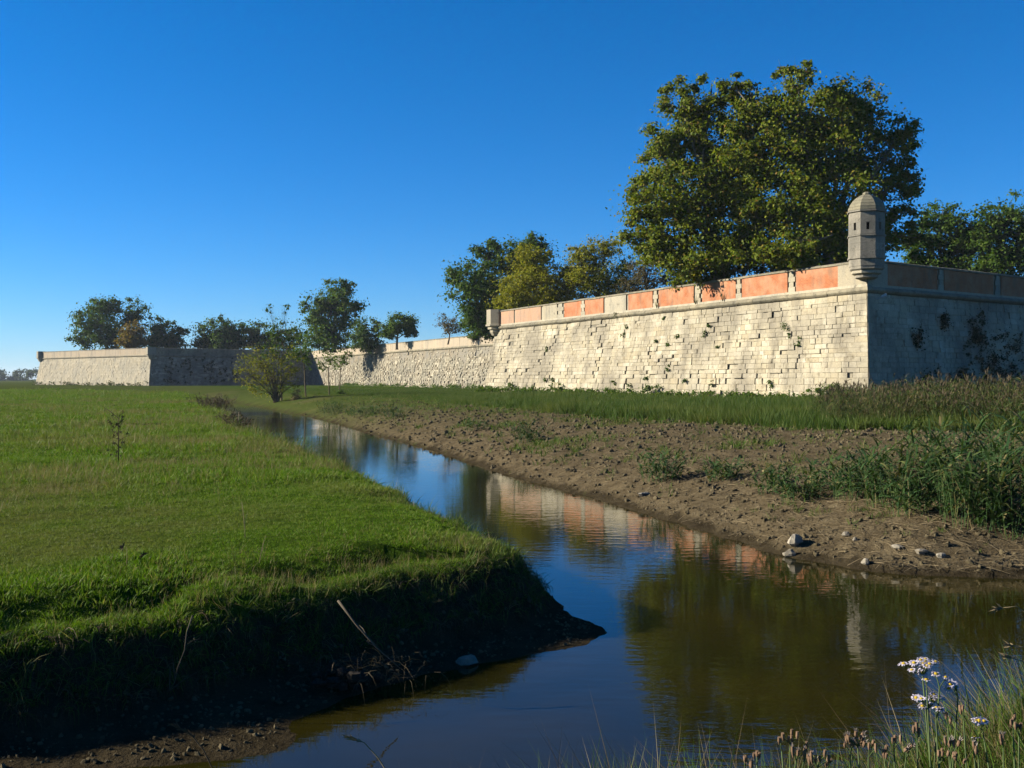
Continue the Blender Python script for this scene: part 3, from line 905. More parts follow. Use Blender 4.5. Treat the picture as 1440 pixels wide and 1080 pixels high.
def tree(name, label, D, base, lobes, leaf, mat, clumps, per, bark='bark', trunk_r=0.3, group=None, cr=0.17, base_z=7.5, shell=0.5, fork=0.35, bare=0, cat='tree', stems=0):
    """lobes: (x, y, rx, ry, depth shift) in picture units at distance D; base: picture column of the foot"""
    bx = (base - 720) / F * D
    root = empty(name, (bx, D, base_z), label, cat, group)
    foot = Vector((bx, D, base_z - 0.15))
    L = []
    for (x, y, rx, ry, dy) in lobes:
        c = px3(x, y, D)
        c[1] += dy
        L.append((c, np.array([rx, (rx * 0.75 + ry * 0.25), ry]) * D / F))
    vol = np.array([np.prod(r) ** (2 / 3) for _, r in L])
    share = np.maximum(2, np.round(clumps * vol / vol.sum())).astype(int)
    cen, rad, own = [], [], []
    for i, ((c, r), n) in enumerate(zip(L, share)):
        d = rng.normal(size=(n, 3))
        d /= np.linalg.norm(d, axis=1)[:, None]
        t = rng.uniform(0, 1, n) ** shell * rng.uniform(0.82, 1.14, n)
        cen.append(c + d * t[:, None] * r * 0.9)
        rad.append(cr * r.mean() * rng.uniform(0.7, 1.5, n) * 2)
        own += [i] * n
    cen, rad = np.vstack(cen), np.concatenate(rad)
    ok = cen[:, 2] > base_z + 0.15
    cen, rad, own = cen[ok], rad[ok], np.array(own)[ok]
    v, f = leaf_cloud(cen, rad, per, leaf)
    # wood
    mb = MB()
    top = max(c[2] for c, _ in L)
    low = min(c[2] - r[2] for c, r in L)
    fz = max(base_z + 0.4, low + (top - low) * fork * 0.5)
    mean = np.mean([c for c, _ in L], axis=0)
    fork_p = Vector((bx + (mean[0] - bx) * 0.25, D + (mean[1] - D) * 0.25, fz))
    mid = foot.lerp(fork_p, 0.5) + Vector((rng.normal(0, 0.1), rng.normal(0, 0.1), 0)) * trunk_r * 2
    mb.tube([foot, foot + Vector((0, 0, trunk_r * 0.8)), mid, fork_p], [trunk_r * 1.35, trunk_r, trunk_r * 0.88, trunk_r * 0.75], 9)
    for i, (c, r) in enumerate(L):
        c = Vector(c)
        h = fork_p.lerp(c, 0.5) + Vector((rng.normal(0, 0.06), rng.normal(0, 0.06), 0.05)) * (c - fork_p).length
        tr = trunk_r * (0.62 if len(L) > 1 else 0.75) * min(1.0, 0.3 + 0.7 * r.mean() / max(q_.mean() for _, q_ in L)) * (1.0 if c[2] > fork_p.z + 1.0 else 0.45)
        mb.tube([fork_p, h, c, c + Vector((0, 0, r[2] * 0.5))], [tr, tr * 0.7, tr * 0.42, tr * 0.15], 6)
        idx = np.nonzero(own == i)[0]
        for j in idx[:: max(1, len(idx) // 26)]:
            e = Vector(cen[j])
            s0 = h.lerp(c, rng.uniform(0.1, 1.0))
            m2 = s0.lerp(e, 0.5) + Vector((0, 0, 0.08)) * (e - s0).length
            mb.tube([s0, m2, e], [tr * 0.24, tr * 0.14, tr * 0.05], 4, False)
        for _ in range(bare):
            d = Vector((rng.normal(), rng.normal() * 0.7, abs(rng.normal()) * 1.3)).normalized()
            s0 = fork_p.lerp(c, rng.uniform(0.3, 1.0))
            e = Vector(c) + Vector((d.x * r[0], d.y * r[1], d.z * r[2])) * rng.uniform(0.8, 1.15)
            mb.tube([s0, s0.lerp(e, 0.5) + Vector((0, 0, 0.04)) * (e - s0).length, e], [tr * 0.2, tr * 0.12, tr * 0.04], 4, False)
    for _ in range(stems):
        e = Vector(cen[int(rng.integers(len(cen)))]) + Vector((0, 0, rng.uniform(0, 0.6)))
        b_ = foot + Vector((rng.normal(0, 0.12), rng.normal(0, 0.12), 0))
        m2 = b_.lerp(e, 0.45) + Vector((-(e.x - b_.x) * 0.15, 0, 0.1 * (e.z - b_.z)))
        mb.tube([b_, m2, e], [trunk_r * 0.45, trunk_r * 0.3, trunk_r * 0.1], 5, False)
    local(mb.obj('trunk', bark, root, smooth=True), root)
    o = bpy.data.objects.new('crown', np_mesh('crown', v, f, mat))
    link(o, root)
    local(o, root)
    return root

# big plane trees on the near bastion
tree('plane_tree', 'huge plane tree with spreading crown just left of the sentry box', 68, 1168,
     [(1120, 190, 95, 95, 0), (1215, 215, 88, 85, 1.5), (1130, 300, 110, 75, -1), (1245, 300, 58, 62, 0.5), (1060, 160, 65, 50, 1), (1112, 112, 34, 30, 0), (1185, 145, 60, 38, 0), (1262, 195, 36, 42, 0), (1275, 250, 34, 40, 0), (1100, 362, 85, 28, -2), (1060, 376, 50, 20, -7.5), (1200, 345, 60, 30, 0), (1290, 335, 26, 34, 0), (1160, 350, 70, 34, 2), (1110, 380, 80, 22, 1), (1048, 225, 50, 80, 0), (1058, 310, 50, 60, -1), (1035, 125, 34, 30, 0)],
     0.23, 'leaf_plane', 620, 165, 'bark_pale', 0.42, cr=0.13, fork=0.5, bare=2)
tree('plane_tree', 'broad plane tree leaning out at the left of the huge crown', 70, 1010,
     [(985, 185, 62, 72, 1), (955, 285, 82, 85, 0), (1030, 260, 75, 90, 2), (960, 150, 42, 38, 0), (925, 350, 60, 40, 0), (1010, 350, 75, 42, -1), (898, 280, 30, 40, 0), (1000, 130, 30, 26, 0), (960, 378, 60, 26, -2), (1030, 368, 50, 30, -3), (905, 330, 34, 40, 0), (1000, 392, 70, 22, 1), (930, 215, 40, 50, 0)],
     0.23, 'leaf_plane', 430, 165, 'bark_pale', 0.36, cr=0.135, fork=0.5)
tree('tree', 'dark open tree just right of the sentry box', 92, 1325, [(1325, 315, 42, 42, 0), (1300, 345, 32, 30, 0), (1345, 350, 36, 30, 0), (1320, 372, 50, 16, 0), (1285, 350, 28, 34, 0), (1365, 335, 26, 30, 0)], 0.25, 'leaf_dark', 210, 85, trunk_r=0.25, cr=0.13)
tree('tree', 'dense dark tree above the shaded wall at the right edge', 90, 1405, [(1410, 315, 45, 45, 0), (1375, 345, 38, 38, 0), (1450, 330, 50, 55, 0), (1415, 360, 60, 26, 0), (1500, 340, 40, 40, 0), (1400, 380, 60, 14, 0)], 0.25, 'leaf_dark', 270, 95, trunk_r=0.32)
# trees in the middle
tree('tree', 'tall dark tree behind the far end of the near bastion', 134, 668, [(735, 372, 48, 48, 2), (668, 405, 46, 50, 0), (700, 430, 50, 45, 0), (640, 390, 20, 18, 0), (692, 355, 28, 26, 1), (750, 340, 24, 18, 2), (665, 452, 28, 24, 0), (720, 455, 45, 26, 0), (680, 468, 36, 14, 0)], 0.33, 'leaf_dark', 340, 110, trunk_r=0.4)
tree('tree', 'rounded yellow-green tree above the faded brick parapet', 108, 752, [(748, 395, 52, 45, 0), (720, 425, 30, 30, 0), (775, 415, 40, 38, 0), (745, 360, 34, 20, 0), (740, 428, 50, 18, 0), (785, 425, 34, 18, 0), (800, 400, 26, 32, 0)], 0.22, 'leaf_yellow', 320, 105, trunk_r=0.26)
tree('tree', 'yellowing twiggy tree between the plane trees and the yellow-green tree', 106, 842, [(835, 380, 52, 42, 0), (870, 395, 38, 40, 0), (815, 365, 32, 26, 0), (850, 350, 40, 18, 0), (815, 400, 40, 24, 0), (865, 412, 40, 16, 0)], 0.2, 'leaf_yellow', 260, 80, trunk_r=0.22, bare=14, cr=0.15)
tree('tree', 'thin grey half-bare tree under the left plane tree', 102, 910, [(905, 385, 34, 34, 0), (935, 390, 26, 24, 0), (890, 405, 30, 18, 0)], 0.2, 'leaf_grey', 110, 45, trunk_r=0.16, bare=22)
tree('bush', 'small grey-leaved bush by the stub at the bastion end', 150, 630, [(630, 456, 20, 18, 0), (648, 462, 14, 12, 0)], 0.22, 'leaf_grey', 50, 45, trunk_r=0.12, bare=8, cat='bush')
# behind the curtain wall
tree('tree', 'tall mid-green tree behind the curtain wall', 196, 470, [(468, 425, 36, 32, 0), (445, 440, 24, 28, 0), (490, 440, 24, 28, 0), (465, 465, 38, 30, 0), (480, 405, 24, 16, 0), (460, 486, 40, 18, 0)], 0.42, 'leaf_mid', 210, 90, trunk_r=0.4)
tree('tree', 'small dark tree right of the tall one behind the curtain wall', 190, 515, [(512, 470, 24, 24, 0), (530, 458, 10, 18, 0), (515, 484, 26, 12, 0)], 0.36, 'leaf_dark', 100, 65, trunk_r=0.2, bare=8)
tree('tree', 'small round dome-shaped tree alone above the curtain wall', 176, 558, [(560, 458, 28, 19, 0), (545, 466, 16, 12, 0), (577, 466, 14, 11, 0)], 0.34, 'leaf_mid', 110, 90, trunk_r=0.22, fork=0.2)
# on the far bastion
tree('tree', 'big dark double-crowned tree on the far bastion', 246, 150, [(140, 452, 42, 36, 0), (182, 442, 28, 26, 2), (150, 430, 30, 17, 0), (122, 468, 28, 26, 0), (160, 478, 40, 20, 0)], 0.5, 'leaf_dark', 190, 95, trunk_r=0.4)
tree('tree', 'orange-brown autumn tree on the far bastion', 238, 188, [(186, 470, 20, 19, 0), (188, 483, 22, 12, 0)], 0.45, 'leaf_orange', 80, 80, trunk_r=0.2)
tree('tree', 'green tree right of the orange-brown one on the far bastion', 250, 235, [(228, 468, 26, 24, 0), (250, 474, 18, 18, 0), (225, 482, 24, 14, 0), (245, 484, 22, 10, 0)], 0.48, 'leaf_mid', 110, 85, trunk_r=0.3)
tree('tree', 'dark dome-crowned tree above the shaded far wall', 246, 308, [(305, 470, 34, 26, 0), (288, 478, 20, 16, 0), (325, 476, 20, 18, 0), (305, 486, 40, 14, 0)], 0.5, 'leaf_dark', 150, 95, trunk_r=0.3)
tree('tree', 'dark tree partly hidden behind the streamside willow', 250, 355, [(355, 468, 26, 22, 0), (385, 476, 24, 16, 0), (362, 484, 34, 14, 0), (408, 478, 24, 18, 0)], 0.5, 'leaf_dark', 130, 85, trunk_r=0.3)

def gz(x, y):
    return float(terrain(np.array([x]), np.array([y]))[0][0])

# by the stream
def on_ground(px, D):
    x = (px - 720) / F * D
    return gz(x, D)
tree('willow_tree', 'multi-stemmed half-bare willow on the stream bank', 95, 390, [(366, 508, 36, 34, 0), (348, 522, 20, 28, -0.3), (385, 530, 34, 32, 0.3), (412, 512, 22, 34, 0), (368, 544, 26, 16, 0.2), (402, 545, 22, 16, -0.2), (352, 548, 14, 12, 0)], 0.14, 'leaf_yellow', 170, 24, 'twig', 0.10, base_z=on_ground(390, 95), bare=8, fork=0.0, stems=26)
tree('ash_sapling', 'tall sparse sapling rising above the willow', 96.5, 396, [(380, 436, 12, 9, 0), (400, 434, 10, 8, 0), (390, 465, 24, 24, 0), (415, 472, 16, 26, 0), (386, 500, 28, 30, 0)], 0.17, 'leaf_dark', 90, 22, 'twig', 0.09, base_z=on_ground(396, 96.5), bare=16, fork=0.3)
tree('young_tree', 'slim young tree with a bare trunk right of the willow', 98, 430, [(422, 478, 14, 24, 0), (430, 505, 16, 20, 0), (412, 500, 14, 22, 0)], 0.16, 'leaf_mid', 60, 22, 'twig', 0.07, base_z=on_ground(430, 98), bare=6, fork=0.6)
tree('young_tree', 'small staked young tree in front of the curtain wall', 100, 463, [(463, 506, 15, 14, 0), (452, 515, 10, 10, 0)], 0.15, 'leaf_mid', 36, 20, 'twig', 0.06, base_z=on_ground(463, 100), bare=5, fork=0.9)
tree('young_tree', 'small forked young tree beside the dark shrub', 102, 477, [(479, 508, 14, 16, 0), (488, 502, 10, 12, 0)], 0.15, 'leaf_mid', 36, 22, 'twig', 0.06, base_z=on_ground(477, 102), bare=6, fork=0.5)
tree('bush', 'tiny dark bush at the foot of the young trees', 101, 479, [(479, 551, 8, 4, 0)], 0.12, 'leaf_dark', 20, 50, 'twig', 0.03, base_z=on_ground(479, 101) - 0.1, cat='bush')

# far wooded rise
n = 260
cx = rng.uniform(-620, -330, n)
cz = np.maximum(1.5, rng.uniform(0, 1, n) * (11 + 5.0 * fbm(cx * 0.02, cx * 0, 5, 2) * 2))
cen = np.column_stack([cx, 830 + rng.uniform(-20, 60, n), cz])
v, f = leaf_cloud(cen, rng.uniform(3.0, 5.5, n), 150, 1.5)
link(bpy.data.objects.new('far_woods', np_mesh('far_woods', v, f, 'leaf_far')), kind='stuff', label='bluish wooded rise on the far horizon', cat='woods')

# ------------------------------------------------------------------ scattered ground cover
def proto_tuft(name, mat, n, h, spread, width, lean=0.5):
    mb = MB()
    for _ in range(n):
        a, r = rng.uniform(0, 2 * math.pi), spread * math.sqrt(rng.uniform())
        b = Vector((math.cos(a) * r, math.sin(a) * r, -0.02))
        hh = h * rng.uniform(0.55, 1.15)
        a2 = a + rng.normal(0, 0.9)
        ln = lean * hh * rng.uniform(0.2, 1.2)
        t = b + Vector((math.cos(a2) * ln, math.sin(a2) * ln, hh))
        mb.blade(b, t, width, (-math.cos(a2) * ln * 0.18, -math.sin(a2) * ln * 0.18, hh * 0.06), segs=3)
    return bpy.data.objects.new(name, np_mesh(name, mb.v, mb.f, mat))

def proto_clod(name, mat, seed):
    g = np.random.default_rng(seed)
    v = [(0, 0, 1)] + [(math.cos(a), math.sin(a), 0.45) for a in np.arange(5) * 1.2566] + [(math.cos(a + .6), math.sin(a + .6), -0.45) for a in np.arange(5) * 1.2566] + [(0, 0, -1)]
    v = [tuple(np.array(p) * g.uniform(0.6, 1.15) * np.array([1, 1, 0.75])) for p in v]
    f = []
    for k in range(5):
        k2 = (k + 1) % 5
        f += [(0, 1 + k, 1 + k2), (1 + k, 6 + k, 1 + k2), (1 + k2, 6 + k, 6 + k2), (6 + k, 11, 6 + k2)]
    return bpy.data.objects.new(name, np_mesh(name, v, f, mat))

def scatter(name, pts, rot, scl, protos, label, cat):
    me = bpy.data.meshes.new(name)
    me.vertices.add(len(pts))
    me.vertices.foreach_set('co', np.asarray(pts, np.float32).ravel())
    me.attributes.new('rot', 'FLOAT_VECTOR', 'POINT').data.foreach_set('vector', np.asarray(rot, np.float32).ravel())
    me.attributes.new('scl', 'FLOAT', 'POINT').data.foreach_set('value', np.asarray(scl, np.float32))
    me.attributes.new('idx', 'INT', 'POINT').data.foreach_set('value', rng.integers(0, len(protos), len(pts)).astype(np.int32))
    col = bpy.data.collections.new(name + '_pieces')
    for p in protos:
        col.objects.link(p)
    ng = bpy.data.node_groups.new(name, 'GeometryNodeTree')
    ng.interface.new_socket('Geometry', in_out='INPUT', socket_type='NodeSocketGeometry')
    ng.interface.new_socket('Geometry', in_out='OUTPUT', socket_type='NodeSocketGeometry')
    N, Lk = ng.nodes, ng.links
    gi, go = N.new('NodeGroupInput'), N.new('NodeGroupOutput')
    ci = N.new('GeometryNodeCollectionInfo')
    ci.inputs['Collection'].default_value = col
    ci.inputs['Separate Children'].default_value = True
    ci.inputs['Reset Children'].default_value = True
    ip = N.new('GeometryNodeInstanceOnPoints')
    ip.inputs['Pick Instance'].default_value = True
    def attr(nm, tp):
        a = N.new('GeometryNodeInputNamedAttribute')
        a.data_type = tp
        a.inputs['Name'].default_value = nm
        return [s for s in a.outputs if s.enabled and s.name == 'Attribute'][0]
    er = N.new('FunctionNodeEulerToRotation')
    Lk.new(attr('rot', 'FLOAT_VECTOR'), er.inputs[0])
    Lk.new(gi.outputs[0], ip.inputs['Points'])
    Lk.new(ci.outputs[0], ip.inputs['Instance'])
    Lk.new(attr('idx', 'INT'), ip.inputs['Instance Index'])
    Lk.new(er.outputs[0], ip.inputs['Rotation'])
    Lk.new(attr('scl', 'FLOAT'), ip.inputs['Scale'])
    Lk.new(ip.outputs[0], go.inputs[0])
    o = bpy.data.objects.new(name, me)
    o.modifiers.new('scatter', 'NODES').node_group = ng
    return link(o, label=label, cat=cat, kind='stuff')

def fan(n, d0, d1, a0=-33, a1=33, power=1.0):
    """random ground points in a sector in front of the viewpoint, denser when near"""
    a = np.radians(rng.uniform(a0, a1, n))
    t = rng.uniform(0, 1, n)
    d = d0 * (d1 / d0) ** t if power == 0 else (d0 ** power + t * (d1 ** power - d0 ** power)) ** (1 / power)
    return np.sin(a) * d, np.cos(a) * d, d
def upright(n, tilt=0.15):
    return np.column_stack([rng.normal(0, tilt, n), rng.normal(0, tilt, n), rng.uniform(0, 6.283, n)])

# meadow grass
x, y, d = fan(235000, 6.0, 215, power=0.45)
h, so, mu_, sp, s, q, k, st = terrain(x, y)
ok = (s > -0.02) & (q < 0) & (rng.uniform(size=len(x)) > 0.5 * sm((d - 60) / 120))
x, y, d, h, s = x[ok], y[ok], d[ok], h[ok], s[ok]
scl = rng.uniform(0.7, 1.3, len(x)) * np.clip(d / 15, 0.8, 2.3) * (1 + 1.2 * sm((d - 60) / 100)) * (0.75 + 0.75 * sm((fbm(x * .6, y * .6, 12, 3)) * 5))
scatter('meadow_grass', np.column_stack([x, y, h]), upright(len(x)), scl,
        [proto_tuft('tuft', 'grass', 18, 0.055, 0.075, 0.0075, 1.0) for _ in range(5)], 'short grazed green grass over the left meadow', 'grass')
# longer grass hanging over the edge of the bank
x, y, d = fan(60000, 6.0, 60, power=0.5)
h, so, mu_, sp, s, q, k, st = terrain(x, y)
ok = (s > -0.35) & (s < 0.35) & (q < 0) & (rng.uniform(size=len(x)) < 0.85)
x, y, d, h, s = x[ok], y[ok], d[ok], h[ok], s[ok]
scatter('bank_grass', np.column_stack([x, y, h]), upright(len(x), 0.55), rng.uniform(0.6, 1.35, len(x)) * np.clip(d / 14, 0.8, 2.2) * np.where(s > 0.12, 0.6, 1.0),
        [proto_tuft('tuft', 'grass_long', 12, 0.17, 0.05, 0.006, 0.9) for _ in range(4)] + [proto_tuft('tuft', 'grass_dry', 8, 0.19, 0.04, 0.004, 0.9)], 'long grass fringing the edge of the left bank', 'grass')
# grass hanging down the face of the bank
def proto_hang(name, mat, n, L):
    mb = MB()
    for _ in range(n):
        a = rng.uniform(0, 6.283)
        o = Vector((math.cos(a), math.sin(a), 0))
        ll = L * rng.uniform(0.5, 1.2)
        b = Vector((rng.normal(0, 0.03), rng.normal(0, 0.03), 0))
        mb.blade(b, b + o * ll * 0.45 + Vector((0, 0, -ll * rng.uniform(0.35, 0.9))), 0.006, o * ll * 0.12 + Vector((0, 0, ll * 0.28)), segs=4)
    return bpy.data.objects.new(name, np_mesh(name, mb.v, mb.f, mat))
x, y, d = fan(120000, 6.0, 40, power=0.4)
h, so, mu_, sp, s, q, k, st = terrain(x, y)
ok = (s > -0.62) & (s < 0.12) & (q < 0) & (h > 0.16) & (rng.uniform(size=len(x)) < 0.9)
x, y, d, h, s = x[ok], y[ok], d[ok], h[ok], s[ok]
scatter('hanging_grass', np.column_stack([x, y, h + 0.01]), upright(len(x), 0.25), rng.uniform(0.6, 1.3, len(x)) * np.clip(d / 16, 0.9, 2.0),
        [proto_hang('tuft', 'grass_long', 9, 0.22) for _ in range(3)] + [proto_hang('tuft', 'brush', 9, 0.26) for _ in range(2)], 'long grass hanging down the shaded face of the left bank', 'grass')
# dry bents over the meadow
x, y, d = fan(40000, 7, 80, power=0.6)
h, so, mu_, sp, s, q, k, st = terrain(x, y)
ok = (s > 0.1) & (q < 0) & (fbm(x * .22, y * .22, 31, 3) + rng.normal(0, 0.06, len(x)) > 0.06)
x, y, d, h = x[ok], y[ok], d[ok], h[ok]
scatter('dry_grass', np.column_stack([x, y, h]), upright(len(x)), rng.uniform(0.5, 1.2, len(x)) * np.clip(d / 18, 0.8, 1.8),
        [proto_tuft('tuft', 'grass_dry', 7, 0.17, 0.07, 0.004, 0.6) for _ in range(3)], 'straw-coloured dry bents standing in the meadow', 'grass')
# clods of the field
x, y, d = fan(85000, 12.5, 75, -20, 33, power=0.5)
h, so, mu_, sp, s, q, k, st = terrain(x, y)
ok = (q > 0.15) & (so > 0.12) & (rng.uniform(size=len(x)) < so + 0.2)
x, y, d, h, q = x[ok], y[ok], d[ok], h[ok], q[ok]
scatter('soil_clods', np.column_stack([x, y, h]), rng.uniform(0, 6.28, (len(x), 3)), 0.009 + 0.045 * rng.uniform(0, 1, len(x)) ** 8 * np.clip(d / 16, 1, 2.2),
        [proto_clod('clod', 'clod', i) for i in range(5)], 'crumbly brown clods covering the bare field', 'soil')
# weeds sprouting in the field and along its bank
x, y, d = fan(90000, 13, 90, -20, 33, power=0.6)
h, so, mu_, sp, s, q, k, st = terrain(x, y)
ok = (q > 0.7) & (st < 1.5) & (rng.uniform(size=len(x)) < 0.035 + 0.20 * sp * sm((q - 3) / 5) + 0.40 * sm((fbm(x * .5, y * .35, 101, 3) - 0.07) * 9) * (q < 6) * (q > 1.2))
x, y, d, h = x[ok], y[ok], d[ok], h[ok]
scatter('field_weeds', np.column_stack([x, y, h]), upright(len(x), 0.25), rng.uniform(0.5, 1.3, len(x)) * np.clip(d / 20, 0.8, 1.8),
        [proto_tuft('tuft', 'grass_long', 9, 0.13, 0.07, 0.010, 1.0) for _ in range(4)], 'low weeds sprouting through the bare field', 'weeds')
# reed litter on the right bank
x, y, d = fan(26000, 12.5, 40, -8, 33, power=0.5)
h, so, mu_, sp, s, q, k, st = terrain(x, y)
ok = (q > 0.1) & (q < 3.0) & (rng.uniform(size=len(x)) < 0.25 + 0.7 * sm((x - 2.5) / 3))
x, y, d, h = x[ok], y[ok], d[ok], h[ok]
def proto_stick(i):
    mb = MB()
    b = rng.normal(0, 0.03)
    mb.tube([(-0.16, 0, 0.012), (0, b, 0.022), (0.16, 0, 0.012)], [0.0035, 0.003, 0.002], 3)
    return bpy.data.objects.new('stick', np_mesh('stick', mb.v, mb.f, 'straw'))
scatter('reed_litter', np.column_stack([x, y, h + 0.008]), np.column_stack([rng.normal(0, 0.15, len(x)), rng.normal(0, 0.2, len(x)), rng.uniform(0, 6.28, len(x))]), rng.uniform(0.3, 1.2, len(x)),
        [proto_stick(i) for i in range(4)], 'broken dry reed stalks littering the right bank', 'litter')
# grass at the foot of the near bastion
x, y, d = fan(70000, 26, 150, -22, 33, power=0.6)
h, so, mu_, sp, s, q, k, st = terrain(x, y)
fort = [(p.x, p.y) for p in offset_path(BAT - 0.1)] + [(-20, 330), (200, 260), (200, 110)]
ok = (st > -0.8 + 1.5 * fbm(x * .5, y * .5, 6, 2)) & ~inside(x, y, fort) & (q > 3)
x, y, d, h, st = x[ok], y[ok], d[ok], h[ok], st[ok]
tall = (0.30 + 0.5 * sm((x + 6) / 8)) * (0.6 + 0.9 * (fbm(x * .4, y * .4, 66, 3) + 0.5))
scatter('strip_grass', np.column_stack([x, y, h]), upright(len(x), 0.15), rng.uniform(0.6, 1.25, len(x)) * tall,
        [proto_tuft('tuft', 'grass_strip', 16, 0.45, 0.22, 0.022, 0.5) for _ in range(4)], 'lush green grass strip along the foot of the rampart', 'grass')
# mud pebbles on the near shoal
x, y, d = fan(9000, 6.3, 13, -30, 6, power=1.0)
h, so, mu_, sp, s, q, k, st = terrain(x, y)
ok = (s < -0.2) & (h > 0.01) & (k < -1)
x, y, h = x[ok], y[ok], h[ok]
scatter('mud_crumbs', np.column_stack([x, y, h]), rng.uniform(0, 6.28, (len(x), 3)), 0.006 + 0.022 * rng.uniform(0, 1, len(x)) ** 3,
        [proto_clod('clod', 'clod', 20 + i) for i in range(3)], 'muddy crumbs and pebbles on the shoal below the left bank', 'mud')

# ------------------------------------------------------------------ single plants and stones
def ground_hit(px, py):
    t = np.geomspace(3, 260, 1500)
    X, Y, Z = (px - 720) / F * t, t, EYE + (HOR - py) / F * t
    hh = terrain(X, Y)[0]
    i = int(np.argmax(hh >= Z))
    return Vector((X[i], Y[i], hh[i]))

def reed_mesh(mb, mp, n, h, spread, leaf=0.3, plume=0.0, sides=3, lean=0.12, width=0.022):
    for _ in range(n):
        a, r = rng.uniform(0, 6.283), spread * math.sqrt(rng.uniform())
        b = Vector((math.cos(a) * r, math.sin(a) * r * 0.8, -0.05))
        hh = h * rng.uniform(0.6, 1.12)
        ln = Vector((rng.normal(0.05, lean), rng.normal(0, lean), 0)) * hh + Vector((b.x, b.y, 0)) * 0.35
        t = b + ln + Vector((0, 0, hh))
        m_ = b.lerp(t, 0.5) - ln * 0.15
        mb.tube([b, m_, t], [0.005, 0.004, 0.002], sides, False)
        k = int(rng.integers(5, 9))
        for i in range(k):
            f_ = 0.15 + 0.85 * (i + rng.uniform()) / k
            p = b.lerp(t, f_) - ln * 0.15 * 4 * f_ * (1 - f_)
            az = rng.uniform(0, 6.283)
            L = leaf * rng.uniform(0.6, 1.25) * min(1.0, h)
            o = Vector((math.cos(az), math.sin(az), 0)) * L
            tip = p + o * 0.85 + Vector((0, 0, L * rng.uniform(-0.1, 0.6)))
            mb.blade(p, tip, width * rng.uniform(0.7, 1.2), (0, 0, L * 0.13), side=Vector((-o.y, o.x, rng.normal(0, 0.1))), segs=3)
        if mp is not None and rng.uniform() < plume:
            for j in range(7):
                dd = Vector((rng.normal(0, 0.05) + 0.05, rng.normal(0, 0.05), rng.uniform(0.05, 0.22)))
                mp.blade(t - Vector((0, 0, 0.03)), t + dd, 0.03, side=Vector((rng.normal(), rng.normal(), 0.1)), segs=2)

def reed_clump(px, D, h, spread, n, label, mat='reed', plume=0.0, name='reed_clump'):
    x = (px - 720) / F * D
    root = empty(name, (x, D, gz(x, D)), label, 'reeds', 'reed clumps on the right bank')
    mb, mp = MB(), MB()
    reed_mesh(mb, mp, int(n * 1.05), h * 0.92, spread, 0.42, plume, lean=0.2, width=0.04)
    mb.obj('foliage', mat, root)
    if mp.n:
        mp.obj('plumes', 'plume', root)
    return root

for args in [
    (1432, 14.7, 1.25, 0.55, 75, 'tall dark green reed clump cut by the right edge of the picture'),
    (1372, 15.0, 1.20, 0.50, 70, 'tall dense reed clump leaning over the dry stalks on the right bank'),
    (1335, 16.3, 1.35, 0.55, 70, 'tallest reed clump on the right bank, behind the dense one'),
    (1262, 16.4, 0.98, 0.50, 60, 'mid-height reed clump left of the tallest reeds'),
    (1208, 17.3, 0.85, 0.45, 50, 'reed clump at the left end of the big reed bed'),
    (1440, 17.2, 1.40, 0.60, 70, 'tall reeds behind the clump at the right edge'),
    (1285, 15.6, 0.75, 0.35, 36, 'low reed clump in front of the big reed bed'),
    (1128, 17.8, 0.50, 0.32, 36, 'small dark reed tuft above the two rocks'),
    (1092, 18.8, 0.55, 0.35, 36, 'small reed tuft left of the dark one above the rocks'),
    (1162, 18.2, 0.60, 0.35, 34, 'small reed tuft right of the dark one above the rocks'),
    (1012, 21.0, 0.50, 0.35, 32, 'small reed tuft halfway along the right bank'),
    (930, 22.2, 0.66, 0.42, 40, 'bright reed tuft on the bank below the pale stone panel'),
    (742, 33.5, 0.66, 0.40, 34, 'lone green reed tuft on the crumbling bank'),
    (668, 40.0, 0.50, 0.40, 26, 'small low reed tuft beyond the lone green one'),
    (556, 54.0, 0.75, 0.70, 40, 'reed tuft near the far bend, right of the bluish reeds'),
    (512, 60.0, 0.80, 0.90, 46, 'middle clump of reeds near the far bend of the stream'),
    (468, 67.0, 0.95, 0.80, 50, 'bluish green reed clump near the young trees'),
]:
    reed_clump(*args)

# reed bed along the foot of the shaded wall
mbs = []
for i in range(4):
    mb, mp = MB(), MB()
    reed_mesh(mb, mp, 9, 1.3, 0.4, 0.40, 0.22, 3, 0.13, 0.034)
    o1 = np_mesh('reed', mb.v + mp.v, mb.f + [tuple(mb.n + k for k in f) for f in mp.f], 'reed_dry')
    o1.materials.append(M['plume'])
    mi = np.zeros(len(o1.polygons), np.int32)
    mi[len(mb.f):] = 1
    o1.polygons.foreach_set('material_index', mi)
    mbs.append(bpy.data.objects.new('reed', o1))
x, y, d = fan(9000, 27, 62, 14, 36, power=1.0)
h, so, mu_, sp, s, q, k, st = terrain(x, y)
ok = (st > 0.3) & ~inside(x, y, fort) & (rng.uniform(size=len(x)) < sm((x / y * F + 720 - 1120) / 110) * np.where(st < 7, 1.0, 0.45))
x, y, h = x[ok], y[ok], h[ok]
scatter('reed_bed', np.column_stack([x, y, h]), upright(len(x), 0.07), rng.uniform(0.45, 1.05, len(x)) * (0.45 + 0.8 * (fbm(x * .5, y * .5, 15, 2) + 0.5)), mbs,
        'brownish reeds with plumes below the shaded bastion wall', 'reeds')

